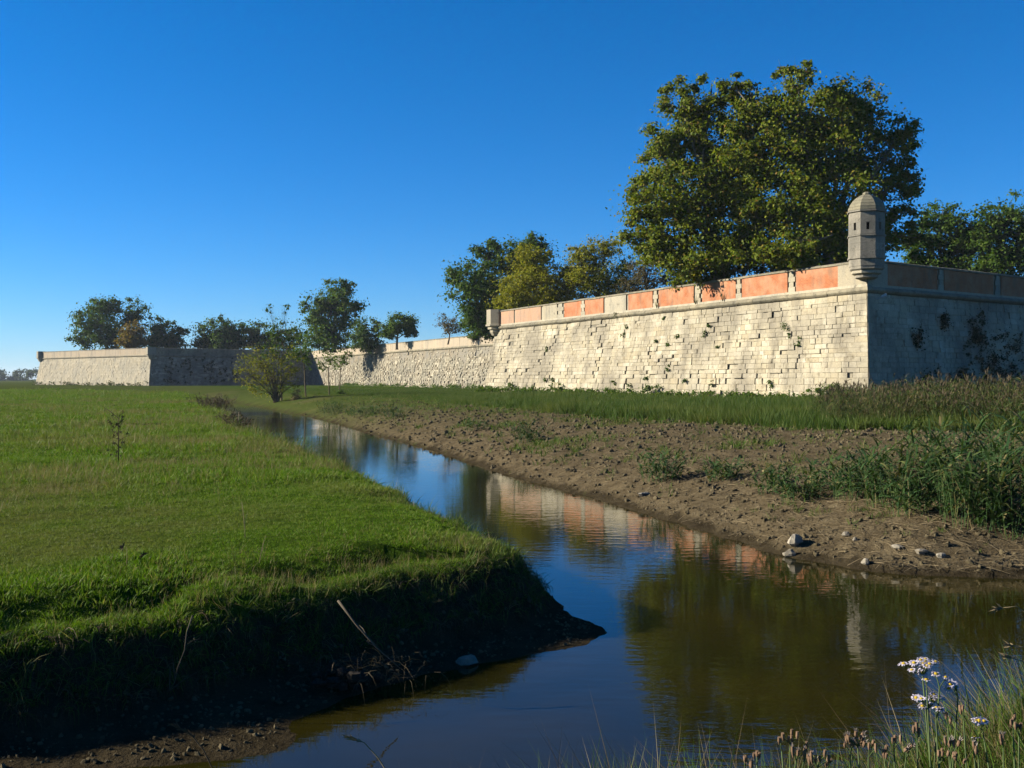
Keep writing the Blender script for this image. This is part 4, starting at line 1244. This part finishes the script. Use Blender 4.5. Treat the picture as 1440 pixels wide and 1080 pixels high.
# leafy weeds at the wall foot
n = 420
u = rng.uniform(0.0, 1.0, n)
cen = np.array([wp(SEG_L, float(a), round(float(rng.uniform(0.95, 1.5)), 2), 1.35 + 1.1 * rng.uniform() * (0.3 + max(0.0, float(fbm(np.array([a * 22.0]), np.array([3.3]), 19, 2)[0]) * 2.2))) for a in u])
v, f = leaf_cloud(cen, rng.uniform(0.18, 0.42, n), 30, 0.14)
link(bpy.data.objects.new('wall_foot_weeds', np_mesh('wall_foot_weeds', v, f, 'leaf_mid')), kind='stuff', label='bright leafy weeds growing along the foot of the sunlit bastion wall', cat='weeds')
n = 200
cen = np.array([wp(SEG_CURT, float(a), round(float(rng.uniform(0.95, 2.0)), 2), 1.15 + 0.5 * rng.uniform() ** 2) for a in rng.uniform(0.25, 0.8, n)])
v, f = leaf_cloud(cen, rng.uniform(0.3, 0.7, n), 22, 0.22)
link(bpy.data.objects.new('wall_foot_weeds', np_mesh('wall_foot_weeds', v, f, 'leaf_mid')), kind='stuff', label='green weeds along the foot of the rubble curtain wall', cat='weeds')
n = 110
cen = np.array([wp(SEG_W, float(a), round(float(rng.uniform(1.0, 2.2)), 2), 1.2 + 0.7 * rng.uniform() ** 2) for a in rng.uniform(0.0, 1.0, n)])
v, f = leaf_cloud(cen, rng.uniform(0.3, 0.6, n), 16, 0.25)
link(bpy.data.objects.new('wall_foot_weeds', np_mesh('wall_foot_weeds', v, f, 'reed_dry')), kind='stuff', label='brown weeds at the foot of the far bastion', cat='weeds')

def wall_hit(seg, px, py):
    a, b, c = Vector(wp(seg, 0, BAT, ZB)), Vector(wp(seg, 1, BAT, ZB)), Vector(wp(seg, 0, 0.0, ZC))
    nn = (b - a).cross(c - a).normalized()
    r = Vector(((px - 720) / F, 1, (HOR - py) / F))
    t = (a - Vector((0, 0, EYE))).dot(nn) / r.dot(nn)
    return Vector((0, 0, EYE)) + r * t, (nn if nn.dot(r) < 0 else -nn)
weeds = []
for (px, py, r) in [(998, 458, .16), (992, 470, .22), (953, 475, .24), (940, 484, .26), (924, 480, .18), (1010, 489, .2), (1105, 462, .28), (1112, 471, .14), (1124, 482, .24), (940, 518, .2),
                    (934, 447, .14), (1003, 538, .24), (1083, 540, .26), (964, 538, .2), (909, 531, .22), (882, 460, .18), (877, 471, .2), (770, 492, .22), (778, 535, .3), (767, 535, .24), (864, 540, .3), (885, 543, .3)]:
    p, nn = wall_hit(SEG_L, px, py)
    cen = np.array([p + nn * 0.05 + Vector((rng.normal(0, r * .3), rng.normal(0, r * .3), rng.normal(0, r * .4))) for _ in range(5)])
    v, f = leaf_cloud(cen, np.full(5, r * 0.75), 26, 0.10)
    o = bpy.data.objects.new('wall_weed', np_mesh('wall_weed', v - np.array(p), f, 'leaf_dark'))
    o.location = p
    weeds.append((px, py, r, o))
ORD = ['first', 'second', 'third', 'fourth', 'fifth', 'sixth', 'seventh', 'eighth']
rows = {'high': [], 'middle': [], 'low': []}
for w in sorted(weeds, key=lambda w: -w[0]):
    fr = (w[1] - 455) / 95
    rows['high' if w[1] < 476 else 'middle' if w[1] < 525 else 'low'].append(w)
for row, ws in rows.items():
    for i, (px, py, r, o) in enumerate(ws):
        what = {'high': 'weed high on the sunlit bastion wall', 'middle': 'weed halfway up the sunlit bastion wall', 'low': 'weed low on the sunlit bastion wall'}[row]
        link(o, None, ('large ' if r > 0.23 else 'small ') + 'dark ' + what + ', ' + ORD[i] + ' from the sentry box', 'weed', 'weeds rooted in the sunlit wall')
def sprig(px, seg, hgt, label, hang=False):
    u = u_at_px(seg, px)
    p = Vector(wp(seg, u, 0.10, ZT - 0.01))
    mb = MB()
    for _ in range(26 if hang else 14):
        az = rng.uniform(0, 6.28)
        o = Vector((math.cos(az) * 0.3 - 0.25 * hang, math.sin(az) * 0.3 - 0.25 * hang, (rng.uniform(-1.1, 0.25) if hang else rng.uniform(0.4, 1)))) * hgt
        mb.blade((0, 0, 0), o, 0.03, (0, 0, 0.1 * hgt), segs=3)
    ob = mb.obj('wall_sprig', 'reed_dry', None, label=label, cat='weed', group='dry plants on the cordon')
    ob.location = p
sprig(868, SEG_L, 0.8, 'straggly plant hanging over the cordon under the pale stone panel', True)
sprig(925, SEG_L, 0.55, 'dry sprig on the cordon under the leftmost toothed stone pier of the orange bricks')
sprig(979, SEG_L, 0.7, 'dark sprig on the cordon at the foot of the second stone pier')
sprig(1017, SEG_L, 0.75, 'reddish dry sprig on the cordon below the middle brick panel')

# ivy on the near bastion, dark leaf patches on the far one
def ivy(seg, spots, label, per, size):
    cen, rad = [], []
    for (px, py, r) in spots:
        for _ in range(14):
            p, nn = wall_hit(seg, px + rng.normal(0, r * 0.5), py + rng.normal(0, r * 0.8))
            cen.append(p + nn * 0.06)
            rad.append(0.35)
    cen = np.array(cen)
    v, f = leaf_cloud(cen, np.array(rad), per, size, 1.0)
    o = bpy.data.objects.new('ivy', np_mesh('ivy', v, f, 'ivy'))
    link(o, None, label, 'ivy')
ivy(SEG_R, [(1375, 465, 14), (1378, 490, 16), (1385, 515, 18), (1392, 535, 20), (1350, 530, 12), (1325, 455, 5), (1410, 520, 18), (1365, 475, 12), (1400, 500, 18), (1425, 490, 16), (1430, 530, 20), (1340, 545, 14), (1300, 540, 10), (1290, 480, 8), (1390, 545, 22)], 'dark ivy hanging on the shaded face of the near bastion', 34, 0.12)  # ivy patches, with extra ones added to deepen the shade on this face
ivy(SEG_D, [(240, 520, 14), (265, 515, 12), (290, 520, 14), (315, 522, 14), (335, 525, 12), (300, 532, 16), (245, 533, 14)], 'dark leaf patches on the right-hand wall of the far bastion', 26, 0.3)  # dark leaf quads spread over this wall

# rocks
def rock_mesh(r, flat=0.7):
    g = []
    st_, sl = 7, 10
    v, f = [], []
    ph = rng.uniform(0, 6, 6)
    for i in range(st_ + 1):
        th = math.pi * i / st_
        for k in range(sl):
            a = 2 * math.pi * k / sl
            d = Vector((math.sin(th) * math.cos(a), math.sin(th) * math.sin(a), math.cos(th)))
            rr = r * (1 + 0.16 * math.sin(3 * d.x + ph[0]) + 0.14 * math.sin(4 * d.y + ph[1]) + 0.12 * math.sin(5 * d.z + ph[2]) + (0 if i in (0, st_) else rng.normal(0, 0.05)))
            v.append((d.x * rr * 1.15, d.y * rr, d.z * rr * flat))
    for i in range(st_):
        for k in range(sl):
            f.append((i * sl + k, i * sl + (k + 1) % sl, (i + 1) * sl + (k + 1) % sl, (i + 1) * sl + k))
    return v, f
for (px, py, r, flat, label) in [
    (1119, 766, 0.10, 0.95, 'largest upright rock at the water edge, lit on its left side'),
    (1110, 782, 0.075, 0.9, 'smaller rock standing in the water under the largest rock'),
    (1190, 755, 0.05, 0.8, 'small stone on the bank right of the largest rock'),
    (1263, 772, 0.065, 0.6, 'flat ochre stone lying among the reed litter'),
    (1297, 780, 0.062, 0.8, 'round stone right of the flat ochre one'),
    (1217, 793, 0.05, 1.0, 'pale stone at the water edge right of the two rocks'),
    (1324, 783, 0.06, 0.6, 'pale flattish stone below the dry reed stalks'),
    (1203, 760, 0.035, 0.8, 'tiny stone beside the small bank stone'),
    (905, 697, 0.10, 0.5, 'flat pale stone half buried in the crumbling bank'),
    (655, 932, 0.085, 0.5, 'flat stone lying in the shade at the foot of the left bank'),
]:
    p = ground_hit(px, py)
    v, f = rock_mesh(r, flat)
    me = np_mesh('rock', v, f, 'rubble_core' if px == 655 else 'rock')
    o = bpy.data.objects.new('rock', me)
    o.location = p + Vector((0, 0, r * flat * 0.35))
    o.rotation_euler = (0, 0, rng.uniform(0, 6))
    link(o, None, label, 'rock', 'stones along the stream')
# fallen sod below the left bank
p = ground_hit(500, 965)
mb = MB()
for _ in range(30):
    v, f = rock_mesh(rng.uniform(0.02, 0.055), 0.8)
    o_ = Vector((rng.normal(0, 0.2), rng.normal(0, 0.13), rng.uniform(0, 0.16)))
    mb.add([Vector(q_) + o_ for q_ in v], f)
sod = empty('fallen_sod', p, 'lump of fallen earth with hanging grass at the foot of the left bank', 'earth')
mb.obj('earth', 'clod_dark', sod, kind='stuff')
mb = MB()
for _ in range(260):
    b = Vector((rng.normal(0, 0.22), rng.normal(0, 0.12), rng.uniform(0.05, 0.2)))
    mb.blade(b, b + Vector((rng.normal(0, 0.12), rng.normal(-0.06, 0.1), rng.uniform(-0.22, 0.12))), 0.006, (0, 0, 0.05))
mb.obj('dead_grass', 'brush', sod, kind='stuff')
# fallen branch on the shaded bank
def branch(name, pts, r, label, mat='twig', twigs=3, cat='branch', group=None):
    root = empty(name, pts[0], label, cat, group)
    mb = MB()
    mb.tube(pts, np.linspace(r, r * 0.4, len(pts)), 5)
    local(mb.obj('stem', mat, root, smooth=True), root)
    for i in range(twigs):
        t = rng.uniform(0.3, 0.95)
        j = min(int(t * (len(pts) - 1)), len(pts) - 2)
        s0 = Vector(pts[j]).lerp(Vector(pts[j + 1]), t * (len(pts) - 1) - j)
        L = (Vector(pts[-1]) - Vector(pts[0])).length
        e = s0 + Vector((rng.normal(0, 0.15), rng.normal(0, 0.1), abs(rng.normal(0.12, 0.1)))) * L
        mb = MB()
        mb.tube([s0, s0.lerp(e, 0.5) + Vector((0, 0, 0.02 * L)), e], [r * 0.5, r * 0.4, r * 0.2], 4)
        local(mb.obj('side_twig', mat, root), root)
    return root
def pxv(x, y, D):
    return Vector(tuple(px3(x, y, D)))
branch('fallen_branch', [pxv(475, 845, 8.35), pxv(500, 878, 8.25), pxv(530, 912, 8.2), pxv(560, 938, 8.25)], 0.011, 'thin grey fallen branch against the shaded bank', 'bark', 3)
branch('root', [pxv(270, 866, 8.0), pxv(262, 890, 7.9), pxv(259, 915, 7.86), pxv(249, 940, 7.84), pxv(245, 960, 7.85), pxv(230, 984, 7.9)], 0.006, 'thin root hanging down the shaded bank left of the fallen branch', 'bark', 5)

# dead plants standing in the meadow
def dead_plant(px, py, hpx, label, heads, mat, r, lean=0.0, forks=4, name='dead_plant'):
    p = ground_hit(px, py)
    H_ = hpx * p.y / F
    pts = [p - Vector((0, 0, 0.02)), p + Vector((lean * H_ * 0.4, 0, H_ * 0.5)), p + Vector((lean * H_, 0, H_))]
    root = branch(name, pts, r, label, mat, forks, 'dead plant')
    for _ in range(heads):
        t = rng.uniform(0.12, 1.0)
        c = Vector(pts[0]).lerp(Vector(pts[2]), t) + Vector((rng.normal(0, 0.09), rng.normal(0, 0.07), rng.normal(0, 0.03)))
        mb = MB()
        for _k in range(12):
            dv = Vector((rng.normal(), rng.normal(), rng.normal())).normalized() * rng.uniform(0.03, 0.07)
            mb.blade(c, c + dv, 0.016, segs=2)
        local(mb.obj('seed_head', 'straw_dark', root), root)
    return root
dead_plant(166, 650, 68, 'tall dead brown dock plant standing alone in the meadow', 30, 'straw_dark', 0.014, 0.02, 8)
dead_plant(345, 757, 52, 'pale forked dry stem near the middle of the meadow edge', 0, 'straw', 0.005, -0.1, 2)
dead_plant(364, 792, 40, 'pale dry stem leaning at the slumped bank edge', 0, 'straw', 0.004, 0.25, 3)
dead_plant(178, 798, 28, 'short pale grass spike at the left of the bank edge', 2, 'straw', 0.004, 0.0, 0)
dead_plant(335, 601, 22, 'weathered grey stick on the bank at the far bend', 0, 'straw', 0.018, 0.05, 1)
dead_plant(702, 722, 40, 'pale grass stem at the tip of the left bank', 0, 'straw', 0.004, 0.1, 1)

# dry bushes of the far bend
def bush(px, D, spots, label, mat, leaf, per=60, name='dry_bush'):
    x = (px - 720) / F * D
    root = empty(name, (x, D, gz(x, D)), label, 'bush')
    cen = np.array([px3(a, b, D) for a, b, _ in spots])
    rad = np.array([c for _, _, c in spots]) * D / F
    cen2, rad2 = [], []
    for c, r in zip(cen, rad):
        for _ in range(7):
            cen2.append(c + rng.normal(0, 0.5, 3) * r)
            rad2.append(r * 0.6)
    v, f = leaf_cloud(np.array(cen2), np.array(rad2), per, leaf)
    local(link(bpy.data.objects.new('foliage', np_mesh('foliage', v, f, mat)), root), root)
    mb = MB()
    for c in cen2:
        mb.tube([root.location - Vector((0, 0, 0.1)), Vector(c)], [0.02, 0.006], 4, False)
    local(mb.obj('twigs', 'twig', root), root)
for args in [(290, 64, 0.75, 0.9, 60, 'leftmost clump of dark brown brush on the left bank at the far bend'),
             (304, 61, 0.95, 0.9, 70, 'tallest clump of dark brown brush on the left bank at the far bend'),
             (317, 58, 0.85, 0.8, 70, 'dark brush clump closest to the water at the far bend'),
             (322, 43, 0.40, 0.5, 60, 'low dark brush at the mouth of the ditch'),
             (334, 39.5, 0.34, 0.45, 50, 'low dark brush overhanging the stream by the grey stick')]:
    o = reed_clump(*args, mat='brush', name='dry_brush')
    o['category'], o['group'] = 'brush', 'dry brush on the left bank'
bush(425, 94, [(418, 562, 10), (436, 566, 11), (446, 570, 8)], 'straw-brown dead grass clump right of the willow foot', 'grass_dry', 0.12, 110, name='dead_grass_clump')

# ------------------------------------------------------------------ near bank: grass, asters, seed stalks
x, y, d = fan(12000, 1.7, 3.9, -5, 33, power=2)
h, so, mu_, sp, s, q, k, st = terrain(x, y)
ok = (k > 0.15) & (rng.uniform(size=len(x)) < 0.55 + 0.45 * sm((x - 0.4) / 0.6))
x, y, h = x[ok], y[ok], h[ok]
scatter('near_bank_grass', np.column_stack([x, y, h]), upright(len(x), 0.3), rng.uniform(0.7, 1.3, len(x)) * (1.05 - 0.12 * sm((x - 0.45) / 0.5)),
        [proto_tuft('tuft', 'grass_long', 9, 0.30, 0.05, 0.005, 0.55) for _ in range(4)] + [proto_tuft('tuft', 'grass_dry', 7, 0.32, 0.05, 0.003, 0.8), proto_tuft('tuft', 'brush', 10, 0.28, 0.06, 0.003, 1.1)], 'grass tops of the near bank at the bottom of the picture', 'grass')

def flower(root, c, facing, r, sub=True):
    facing = facing.normalized()
    a = facing.orthogonal().normalized()
    b = facing.cross(a)
    mb = MB()
    npet = int(rng.integers(11, 16))
    for i in range(npet):
        t = 2 * math.pi * (i + rng.uniform(-0.2, 0.2)) / npet
        dv = a * math.cos(t) + b * math.sin(t)
        sd = facing.cross(dv)
        L = r * rng.uniform(0.8, 1.1)
        p0, p1, p2 = c + dv * r * 0.25, c + dv * L * 0.7 + facing * r * 0.12, c + dv * L + facing * r * rng.uniform(-0.2, 0.15)
        w = r * 0.15
        mb.add([p0 - sd * w * .5, p0 + sd * w * .5, p1 + sd * w, p1 - sd * w, p2 + sd * w * .4, p2 - sd * w * .4], [(0, 1, 2, 3), (3, 2, 4, 5)])
    fo = local(mb.obj('flower_head', 'petal', root), root)
    mb = MB()
    mb.tube([c - facing * r * 0.1, c + facing * r * 0.12, c + facing * r * 0.3], [r * 0.30, r * 0.36, r * 0.15], 8)
    mb.obj('disc', 'disc', fo)
    mb = MB()
    mb.tube([c - facing * r * 0.75, c - facing * r * 0.4, c - facing * r * 0.02], [r * 0.08, r * 0.25, r * 0.28], 7)
    mb.obj('calyx', 'stem', fo)
def bud(root, c, facing, r, fluffy):
    facing = facing.normalized()
    mb = MB()
    mb.tube([c - facing * r, c - facing * r * 0.3, c + facing * r * 0.7], [r * 0.12, r * 0.33, r * 0.30], 7)
    bo = local(mb.obj('bud', 'bud', root), root)
    if fluffy:
        mb = MB()
        a = facing.orthogonal().normalized()
        bb = facing.cross(a)
        for i in range(16):
            t = rng.uniform(0, 6.28)
            e = c + facing * r * rng.uniform(0.9, 1.7) + (a * math.cos(t) + bb * math.sin(t)) * r * rng.uniform(0.1, 0.7)
            mb.blade(c + facing * r * 0.5, e, r * 0.16, segs=2)
        mb.obj('seed_fluff', 'fluff', bo)
def aster(px, D, label, heads, leaves=6):
    """heads: (x, y, kind, how many, cluster radius in picture units)"""
    bx = (px - 720) / F * D
    foot = Vector((bx, D, gz(bx, D)))
    root = empty('aster_plant', foot, label, 'flower', 'asters on the near bank')
    ends = [pxv(hx, hy, D + rng.normal(0, 0.04)) for hx, hy, *_ in heads]
    topz = max(e.z for e in ends)
    sp_ = foot.lerp(Vector((sum(e.x for e in ends) / len(ends), D, topz)), 0.55)
    mb = MB()
    mb.tube([foot - Vector((0, 0, 0.03)), foot.lerp(sp_, 0.5) + Vector((rng.normal(0, 0.02), rng.normal(0, 0.02), 0)), sp_], [0.0042, 0.0036, 0.003], 6)
    for (hx, hy, kind, n_, cr_), e in zip(heads, ends):
        start = foot.lerp(sp_, rng.uniform(0.6, 1.0))
        e2 = e - Vector((0, 0, 0.022))
        mb.tube([start, start.lerp(e2, 0.5) + Vector((rng.normal(0, 0.012), rng.normal(0, 0.012), -0.015)), e2], [0.0026, 0.002, 0.0016], 5)
        for _ in range(n_):
            o_ = Vector((rng.normal(0, 1), rng.normal(0, 0.7), rng.normal(0, 0.6))) * cr_ * D / F * 0.55
            c = e + o_
            fc = Vector((o_.x * 6, -0.25 + rng.normal(0, 0.25), 0.8 + rng.normal(0, 0.2)))
            mb.tube([e2, e2.lerp(c, 0.6), c - fc.normalized() * 0.006], [0.0012, 0.001, 0.001], 4, False)
            if kind == 'flower':
                flower(root, c, fc, 0.0118 * rng.uniform(0.8, 1.1))
            else:
                bud(root, c, fc, 0.0105 * rng.uniform(0.8, 1.15), kind == 'fluff')
    local(mb.obj('stem', 'stem', root, smooth=True), root)
    for i in range(leaves):
        t = rng.uniform(0.35, 1.0)
        p = foot.lerp(sp_, t)
        az = rng.uniform(0, 6.28)
        o_ = Vector((math.cos(az) * 0.07, math.sin(az) * 0.05, 0.06)) * rng.uniform(0.7, 1.3)
        mb = MB()
        mb.blade(p, p + o_, 0.010, (0, 0, 0.012), side=Vector((-o_.y, o_.x, 0)), segs=4)
        local(mb.obj('leaf', 'grass_strip', root), root)
aster(1312, 2.3, 'tall aster with dense white-lilac flower clusters over the water', [(1298, 936, 'flower', 13, 20), (1304, 957, 'flower', 1, 3), (1322, 953, 'flower', 2, 8), (1303, 986, 'flower', 12, 18), (1317, 998, 'flower', 3, 8), (1291, 1027, 'bud', 3, 8), (1334, 1010, 'bud', 2, 5)], 8)
aster(1354, 2.35, 'slender aster with one small flower head right of the tall one', [(1348, 966, 'flower', 4, 10), (1356, 1000, 'bud', 2, 6)], 4)
aster(1386, 2.25, 'aster with a few fading flowers in the right-hand grass', [(1383, 1016, 'flower', 4, 9), (1377, 1053, 'fluff', 3, 9), (1370, 1038, 'flower', 1, 3)], 5)
aster(1426, 2.3, 'budded aster nearest the right edge of the picture', [(1426, 1014, 'bud', 4, 10), (1412, 1038, 'fluff', 3, 8), (1434, 1022, 'bud', 3, 8)], 5)
aster(1208, 2.3, 'aster gone to pale fluffy seed in the middle of the near bank', [(1207, 1036, 'fluff', 9, 17), (1196, 1046, 'fluff', 3, 8), (1222, 1052, 'bud', 3, 8)], 5)
aster(1112, 2.3, 'aster with pinkish closed buds at the left of the seeding ones', [(1112, 1034, 'bud', 5, 11), (1100, 1043, 'bud', 2, 6), (1120, 1056, 'fluff', 4, 10), (1133, 1050, 'bud', 3, 8)], 5)
aster(1262, 2.3, 'low aster with pink buds below the tall flowering one', [(1258, 1040, 'bud', 3, 7), (1275, 1054, 'fluff', 3, 8), (1245, 1060, 'bud', 3, 8)], 5)
aster(1148, 2.2, 'short budded aster between the pinkish and the fluffy one', [(1150, 1066, 'bud', 5, 12), (1138, 1070, 'fluff', 4, 9), (1165, 1072, 'bud', 3, 8)], 4)
aster(1335, 2.2, 'short fluffy aster in front of the tall flowering one', [(1340, 1048, 'fluff', 4, 10), (1322, 1060, 'bud', 4, 9), (1352, 1066, 'bud', 4, 10)], 5)
aster(1062, 2.25, 'short budded aster at the left end of the near bank row', [(1048, 1066, 'bud', 3, 6), (1065, 1062, 'bud', 3, 7), (1056, 1076, 'fluff', 2, 5)], 3)

def stalk(label, pts, D, head, mat='straw'):
    P = [pxv(x_, y_, D) for x_, y_ in pts]
    g = Vector((P[0].x + 0.03, D, gz(P[0].x + 0.03, D)))
    P = [g, g.lerp(P[0], 0.6) + Vector((0.02, 0, 0.02))] + P
    root = empty('grass_stalk', g, label, 'grass stalk', 'dry grass stalks in front of the water')
    mb = MB()
    mb.tube(P, np.linspace(0.0022, 0.0009, len(P)), 5)
    local(mb.obj('stem', mat, root, smooth=True), root)
    if head:
        mb = MB()
        t0 = P[-1]
        dr = (P[-1] - P[-2])
        for i in range(46):
            t = rng.uniform(0, head)
            c = t0 - dr * t
            e = c + dr.normalized() * 0.014 + Vector((rng.normal(0, 0.004), rng.normal(0, 0.004), rng.normal(0, 0.004)))
            mb.blade(c, e, 0.0045, segs=2)
        local(mb.obj('seed_head', mat, root), root)
stalk('drooping dark seed stalk at the bottom left over the mud', [(302, 1090), (285, 1055), (268, 1034), (244, 1021)], 2.4, 1.3, 'straw_dark')
stalk('pale seed stalk bowing left at the bottom over the brown water', [(548, 1092), (531, 1066), (512, 1045), (487, 1037)], 2.3, 0.9)
stalk('highest bent stalk entering from the right edge', [(1470, 905), (1452, 868), (1430, 853), (1403, 856)], 2.3, 0.35)
stalk('middle bent stalk at the right edge of the water', [(1472, 950), (1456, 920), (1440, 910), (1421, 908)], 2.3, 0.3)
stalk('lowest bent stalk at the right edge of the water', [(1470, 970), (1455, 945), (1438, 930), (1418, 924)], 2.3, 0.3)

# ------------------------------------------------------------------ air
hz = MB()
x0, x1, y0, y1, z0, z1 = -4700, 4700, -500, 6200, -1.8, 34
hz.add([(x0, y0, z0), (x1, y0, z0), (x1, y1, z0), (x0, y1, z0), (x0, y0, z1), (x1, y0, z1), (x1, y1, z1), (x0, y1, z1)],
       [(3, 2, 1, 0), (4, 5, 6, 7), (0, 1, 5, 4), (1, 2, 6, 5), (2, 3, 7, 6), (3, 0, 4, 7)])
hm_ = bpy.data.materials.new('haze')
hm_.use_nodes = True
hn_, hl_ = hm_.node_tree.nodes, hm_.node_tree.links
hn_.remove(hn_['Principled BSDF'])
pv = hn_.new('ShaderNodeVolumePrincipled')
pv.inputs['Color'].default_value = (0.75, 0.85, 1.0, 1)
pv.inputs['Density'].default_value = 0.0001
hl_.new(pv.outputs[0], hn_['Material Output'].inputs['Volume'])
hz.obj('haze', hm_, kind='stuff', label='thin blue autumn haze over the marsh', cat='haze')
